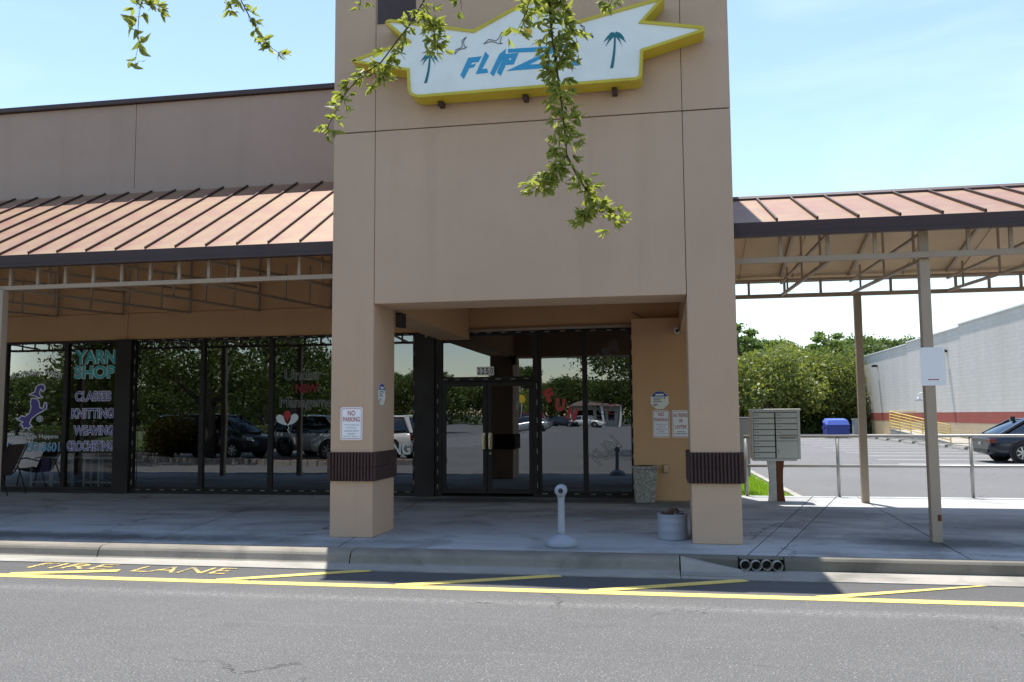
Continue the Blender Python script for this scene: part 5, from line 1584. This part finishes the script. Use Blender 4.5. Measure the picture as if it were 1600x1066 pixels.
def undergrowth():
    n = 14000
    P = np.stack([1.5 + rng.random(n) * 16, 69.5 + rng.random(n) * 5.5, rng.random(n) ** 1.3 * 2.0 * (0.6 + 0.4 * np.sin(rng.random(n) * 6))], 1)
    V, F = leaf_quads(P, .16)
    o = link('undergrowth', mesh_np('undergrowth', V, F), 'oak'); tag(o, 'tangled green undergrowth below the far trees', 'undergrowth', None, 'stuff')
undergrowth()
def woods(name, label, x0, x1, y0, y1, h, n, mat):
    P = np.stack([x0 + rng.random(n) * (x1 - x0), y0 + rng.random(n) * (y1 - y0), np.zeros(n)], 1)
    top = h * (.72 + .16 * np.sin(P[:, 0] * .9) + .12 * np.sin(P[:, 0] * 2.3 + 1) + .1 * rng.random(n))
    P[:, 2] = rng.random(n) ** .8 * top
    V, F = leaf_quads(P, .34)
    tag(link(name, mesh_np(name, V, F), mat), label, 'woods', None, 'stuff')
woods('woods', 'deep green wood behind the parking lot trees', -6, 34, 98, 106, 4.6, 9000, 'wood1')
woods('woods', 'deep green wood far across the lot, mirrored in the shop glass', -110, 50, -128, -120, 6.5, 26000, 'oak')
woods('woods', 'deep green wood behind the mound, mirrored in the shop windows', -100, -30, -66, -58, 5.5, 14000, 'oak')

def big_oak(label, x, y, r, zlow, zhigh, trunk_h, n, lobes, seed):
    random.seed(seed)
    t = thing('oak_tree', label, 'tree', (x, y, -0.02))
    OFF[t.name] = Vector((0, 0, 0))
    m = MB(); limb_tubes(m, (0, 0, 0), zhigh * .8, .30, (.6, .3), 10, r * .75, .8); m.build('trunk', 'bark', t)
    cs, rs = [], []
    for i in range(lobes):
        a = i * 2.399; f = math.sqrt((i + .5) / lobes)
        cs.append((math.cos(a) * r * f, math.sin(a) * r * f, zlow + 1.0 + (zhigh - zlow - 1.5) * (1 - f * f) * (.25 + .75 * random.random()))); rs.append(r * (.20 + .10 * random.random()))
    V, F = leaf_cloud(n, cs, rs, .085, .7, .45)
    link('crown', mesh_np('crown', V, F), 'oak', t)
    return t
big_oak('broad live oak over the parked cars, mirrored in the shop window', -18.0, -0.2, 5.2, 1.7, 9.5, 3, 52000, 44, 3)
near_oak = big_oak('live oak overhead whose leafy twigs hang into the top of view', 3.2, -4.2, 6.0, 2.6, 9.5, 3, 36000, 36, 5)

# hanging leafy twigs: every stem is a branch of the near oak, the leaves on it are its own pieces
def leaf_mesh(L_, W_, curl):
    m = MB(); n = 4
    L0, R0, C0 = [], [], []
    for i in range(n + 1):
        f = i / n; w = W_ * math.sin(PI * min(1, .08 + .9 * f)) ** .8
        z = -curl * L_ * f * f
        C0.append(m.v((f * L_, 0, z))); L0.append(m.v((f * L_, w, z + .35 * w))); R0.append(m.v((f * L_, -w, z + .35 * w)))
    for i in range(n):
        for A, B in ((C0, L0), (R0, C0)):
            f = m.bm.faces.new((A[i], A[i + 1], B[i + 1], B[i])); f.smooth = True
    me = bpy.data.meshes.new('leaf'); m.bm.to_mesh(me); m.bm.free(); return me
LV = [leaf_mesh(.043, .0078, .25), leaf_mesh(.050, .0085, -.1), leaf_mesh(.036, .0085, .45)]
for q in LV: q.materials.append(M('leaf'))
LD = leaf_mesh(.06, .016, .9); LD.materials.append(M('dead'))
leaf_count = [0]
STUFF = []
def twig(pts, r0, dens, dead=False, lmin=0.0, spread=0.03, size=1.0):
    pts = [Vector(p) for p in pts]
    loc = Vector(near_oak.location)
    m = MB(); m.tube([p - loc for p in pts], [r0 * (1 - .65 * i / (len(pts) - 1)) for i in range(len(pts))], 6)
    br = m.build('branch', 'twig', near_oak)
    L_ = [0]
    for a, b in zip(pts, pts[1:]): L_.append(L_[-1] + (b - a).length)
    s = lmin
    while s < L_[-1]:
        k = max(i for i in range(len(L_) - 1) if L_[i] <= s)
        f = (s - L_[k]) / (L_[k + 1] - L_[k]); p = pts[k].lerp(pts[k + 1], f); d = (pts[k + 1] - pts[k]).normalized()
        # a little rosette of leaves on a side shoot
        a = random.random() * 2 * PI
        side = Vector((math.cos(a), math.sin(a) * .6, random.uniform(-.5, .4))).normalized()
        tip = p + side * spread * random.random() + d * .01
        nl = random.choice((3, 4, 5, 6)) if not dead else 2
        for _ in range(nl):
            dr = (side * .7 + d * .55 + Vector((random.gauss(0, .75), random.gauss(0, .75), random.gauss(-.05, .6)))).normalized()
            q = dr.to_track_quat('X', 'Z') @ Matrix.Rotation(random.random() * 6.28, 3, 'X').to_quaternion()
            me = LD if dead and random.random() < .7 else random.choice(LV)
            sca = (.74 + .5 * random.random()) * size
            mat = Matrix.Translation(tip - loc) @ q.to_matrix().to_4x4() @ Matrix.Scale(sca, 4)
            leaf_count[0] += 1
            if leaf_count[0] <= 296:
                o = bpy.data.objects.new('leaf', me); COL.objects.link(o); o.parent = br; o.matrix_basis = mat
            else:
                STUFF.append((me, mat))
        s += 1.0 / dens * (.6 + .8 * random.random())
    return br
random.seed(11)
twig([(-0.54, 4.15, 3.878), (-0.527, 4.125, 3.725), (-0.514, 4.1, 3.551), (-0.484, 4.075, 3.322), (-0.458, 4.05, 3.121), (-0.441, 4.025, 2.957), (-0.434, 4.0, 2.884)], .0075, 175, lmin=.06, spread=.085)
twig([(-0.434, 4.0, 2.884), (-0.478, 3.967, 2.823), (-0.533, 3.933, 2.758), (-0.571, 3.9, 2.692)], .004, 210, lmin=.04, spread=.07)
twig([(-0.434, 4.0, 2.884), (-0.39, 4.025, 2.791), (-0.319, 4.05, 2.675), (-0.237, 4.075, 2.612), (-0.218, 4.1, 2.573)], .005, 140, lmin=.07, spread=.065)
twig([(-0.319, 4.05, 2.675), (-0.334, 4.025, 2.626), (-0.369, 4.0, 2.574)], .003, 250, lmin=.03, spread=.05)
twig([(-0.577, 3.9, 3.707), (-0.601, 3.875, 3.554), (-0.657, 3.85, 3.428)], .003, 80, lmin=.03, spread=.05)
twig([(-0.462, 4.1, 3.775), (-0.444, 4.125, 3.648), (-0.409, 4.15, 3.576), (-0.39, 4.15, 3.5)], .003, 120, spread=.06)
twig([(-0.504, 4.05, 3.437), (-0.441, 4.075, 3.42), (-0.411, 4.1, 3.394)], .003, 120, spread=.05)
twig([(-0.23, 4.3, 3.866), (-0.244, 4.3, 3.748)], .003, 90, spread=.04)
twig([(-1.271, 4.6, 4.118), (-1.31, 4.567, 3.999), (-1.381, 4.533, 3.851), (-1.443, 4.5, 3.752), (-1.52, 4.467, 3.624), (-1.621, 4.433, 3.543), (-1.696, 4.4, 3.441), (-1.738, 4.367, 3.334), (-1.771, 4.333, 3.239), (-1.777, 4.3, 3.167)], .006, 42, lmin=.08, spread=.06, size=1.15)
twig([(-1.45, 4.5, 3.70), (-1.50, 4.5, 3.60), (-1.58, 4.5, 3.50)], .003, 85, spread=.07, size=1.15)
twig([(-1.291, 4.5, 3.964), (-1.238, 4.483, 3.871), (-1.21, 4.467, 3.742), (-1.189, 4.45, 3.646)], .004, 105, lmin=.05, spread=.06, size=1.15)
twig([(-1.052, 4.4, 3.972), (-1.044, 4.4, 3.854)], .003, 50, spread=.05)
twig([(-1.658, 4.5, 4.064), (-1.657, 4.5, 3.982)], .003, 40, spread=.06)
twig([(-2.958, 4.4, 4.17), (-2.962, 4.4, 4.075), (-2.978, 4.4, 4.015)], .004, 45, spread=.05, size=1.2)
twig([(-2.978, 4.4, 4.015), (-2.982, 4.4, 3.92), (-2.971, 4.4, 3.831), (-2.987, 4.4, 3.765), (-2.993, 4.4, 3.712)], .0025, 36, dead=True, spread=.02)
twig([(-2.962, 4.4, 4.088), (-2.873, 4.375, 4.041), (-2.812, 4.35, 3.976)], .003, 45, spread=.05, size=1.2)
twig([(-2.424, 4.5, 4.169), (-2.377, 4.483, 4.061), (-2.318, 4.467, 3.96), (-2.259, 4.45, 3.866), (-2.194, 4.433, 3.78), (-2.144, 4.417, 3.729), (-2.075, 4.4, 3.677)], .004, 34, spread=.035, size=1.25)
twig([(-2.423, 4.5, 4.128), (-2.47, 4.5, 4.05), (-2.505, 4.5, 4.019)], .003, 40, spread=.05, size=1.2)
if STUFF:
    bm = bmesh.new()
    for me, mat in STUFF:
        tmp = bmesh.new(); tmp.from_mesh(me); tmp.transform(mat)
        t2 = bpy.data.meshes.new('t'); tmp.to_mesh(t2); tmp.free(); bm.from_mesh(t2); bpy.data.meshes.remove(t2)
    for f in bm.faces: f.smooth = True
    me = bpy.data.meshes.new('foliage'); bm.to_mesh(me); bm.free()
    link('foliage', me, 'leaf', near_oak, kind='stuff')
print('LEAVES', leaf_count[0])
# joining boughs that carry the twigs back to the crown
m = MB(); lo = Vector(near_oak.location)
for a, b in (((-0.54, 4.15, 3.878), (0.9, 1.6, 5.2)), ((-1.271, 4.6, 4.118), (-0.2, 1.8, 5.4)), ((-2.958, 4.4, 4.17), (-1.2, 1.7, 5.6)), ((-2.424, 4.5, 4.169), (-1.2, 1.7, 5.6)), ((-0.23, 4.3, 3.866), (0.9, 1.6, 5.2)), ((-1.052, 4.4, 3.972), (-0.2, 1.8, 5.4)), ((-1.658, 4.5, 4.064), (-0.2, 1.8, 5.4)),
             ((-0.577, 3.9, 3.707), (0.9, 1.6, 5.2)), ((0.9, 1.6, 5.2), (2.9, -3.0, 6.2)), ((-0.2, 1.8, 5.4), (2.9, -3.0, 6.2)), ((-1.2, 1.7, 5.6), (2.9, -3.0, 6.2))):
    a, b = Vector(a), Vector(b); mid = a.lerp(b, .5) + Vector((0, 0, .35))
    thin = a.y > 3
    m.tube([a - lo, mid - lo, b - lo], [.006, .012, .02] if thin else [.025, .045, .09], 6)
m.build('bough', 'bark', near_oak)

# planted island across the drive (seen in the glass)
def island():
    m = MB(); m.prism_z([(-24, -1.5), (-20.3, 1.4), (-11.5, 4.2), (-8.9, 4.0), (-7.6, 2.0), (-8.6, 1.2), (-15, 1.2), (-20, -.2), (-22, -3)], -.03, .10); tag(m.build('planting_island', 'mulch'), 'mulched island across the drive', None, None, 'structure')
    w = thing('edging_wall', 'low stone block edging of the planted island, mirrored in the glass', 'edging', (-14, 3, 0))
    pts = [(-24, -1.5), (-20.3, 1.4), (-11.5, 4.2), (-8.9, 4.0), (-7.6, 2.0)]
    for a, b in zip(pts, pts[1:]):
        a, b = Vector((*a, 0)), Vector((*b, 0)); n = max(1, int((b - a).length / .36)); d = (b - a) / n; u = d.normalized()
        nn = Vector((-u.y, u.x, 0))
        for i in range(n):
            p = a + d * i + u * .01; q = a + d * (i + 1) - u * .01; h = .16 + .05 * random.random(); o = nn * (.02 * random.random())
            m = MB(); m.hexa([tuple(p - nn * .1 + o), tuple(q - nn * .1 + o), tuple(q + nn * .1 + o), tuple(p + nn * .1 + o)], [tuple(p - nn * .09 + o + Vector((0, 0, h))), tuple(q - nn * .09 + o + Vector((0, 0, h))), tuple(q + nn * .09 + o + Vector((0, 0, h))), tuple(p + nn * .09 + o + Vector((0, 0, h)))])
            m.build('stone', 'stone', w)
    s = thing('shrub', 'large rounded yellow green shrub on the island, mirrored in the glass', 'shrub', (-19.6, 0.0, .05)); OFF[s.name] = Vector()
    m = MB()
    for k in range(7):
        a = k * .9; m.tube([(0, 0, 0), (.3 * math.cos(a), .3 * math.sin(a), .5), (.7 * math.cos(a), .7 * math.sin(a), 1.1)], [.03, .02, .01], 5)
    m.build('stem', 'bark', s)
    cs = [(math.cos(k * 2.4) * .65 * (k % 3) / 2, math.sin(k * 2.4) * .65 * (k % 3) / 2, .5 + .09 * k) for k in range(9)]
    V, F = leaf_cloud(9000, cs, [.62] * 9, .06, .8, .6); link('crown', mesh_np('crown', V, F), 'bushmat', s)
    m = MB(); m.lathe([(6, 0), (4.6, .5), (2.6, .95), (0, 1.1)], (-25.5, -11, -.02), 30); tag(m.build('lawn_mound', 'lawn_far'), 'grassy mound across the drive', None, None, 'structure')
    h = thing('hedge', 'dark clipped hedge behind the grassy mound, mirrored in the glass', 'hedge', (-34, -22, 0)); OFF[h.name] = Vector()
    m = MB(); m.box(-9, 12, -.3, .3, 0, .8); m.build('hedge_core', 'bark', h)
    n = 9000; P = np.stack([-9.2 + rng.random(n) * 21.4, rng.normal(0, .4, n), rng.random(n) * 1.15], 1); V, F = leaf_quads(P, .10); link('leaves', mesh_np('hedge_leaves', V, F), 'oak', h)
    for k, (x, y, wd, hh, lb) in enumerate([(-10.3, -101, 6.2, 2.9, 'low pale shop with a dark hipped roof far across the lot')]):
        b = thing('far_building', lb, 'building', (x, y, 0)); OFF[b.name] = Vector()
        m = MB(); m.box(-wd / 2, wd / 2, -4, 4, 0, hh); m.build('wall', 'farwall' if k == 0 else 'greybox', b)
        m = MB(); m.hexa([(-wd / 2 - .6, -4.6, hh + .01), (wd / 2 + .6, -4.6, hh + .01), (wd / 2 + .6, 5.6, hh + .01), (-wd / 2 - .6, 5.6, hh + .01)], [(-wd / 2 + 1.6, -1.5, hh + 1.1), (wd / 2 - 1.6, -1.5, hh + 1.1), (wd / 2 - 1.6, 1.5, hh + 1.1), (-wd / 2 + 1.6, 1.5, hh + 1.1)]); m.build('roof', 'farroof', b)
        for i in range(int(wd / 1.5)):
            xx = -wd / 2 + .9 + i * 1.5
            m = MB(); m.box(xx - .5, xx + .5, 4.005, 4.05, .9, hh - .7); m.build('window', 'glass_dark', b)
        for xx in np.linspace(-wd / 2 - .3, wd / 2 + .3, 4):
            m = MB(); m.box(xx - .1, xx + .1, 5.2, 5.4, 0, hh + .005); m.build('porch_post', 'white', b)
    p = thing('warning_sign', 'yellow round sign on a post across the lot, mirrored in the door', 'sign', (-14.6, -55, 0)); OFF[p.name] = Vector()
    m = MB(); m.tube([(0, 0, 0), (0, 0, 3.2)], .04, 6); m.build('post', 'galv', p)
    m = MB(); m.disc_y(0, 3.3, .45, .03, .06, 20); m.build('disc', 'sunyellow', p)
island()
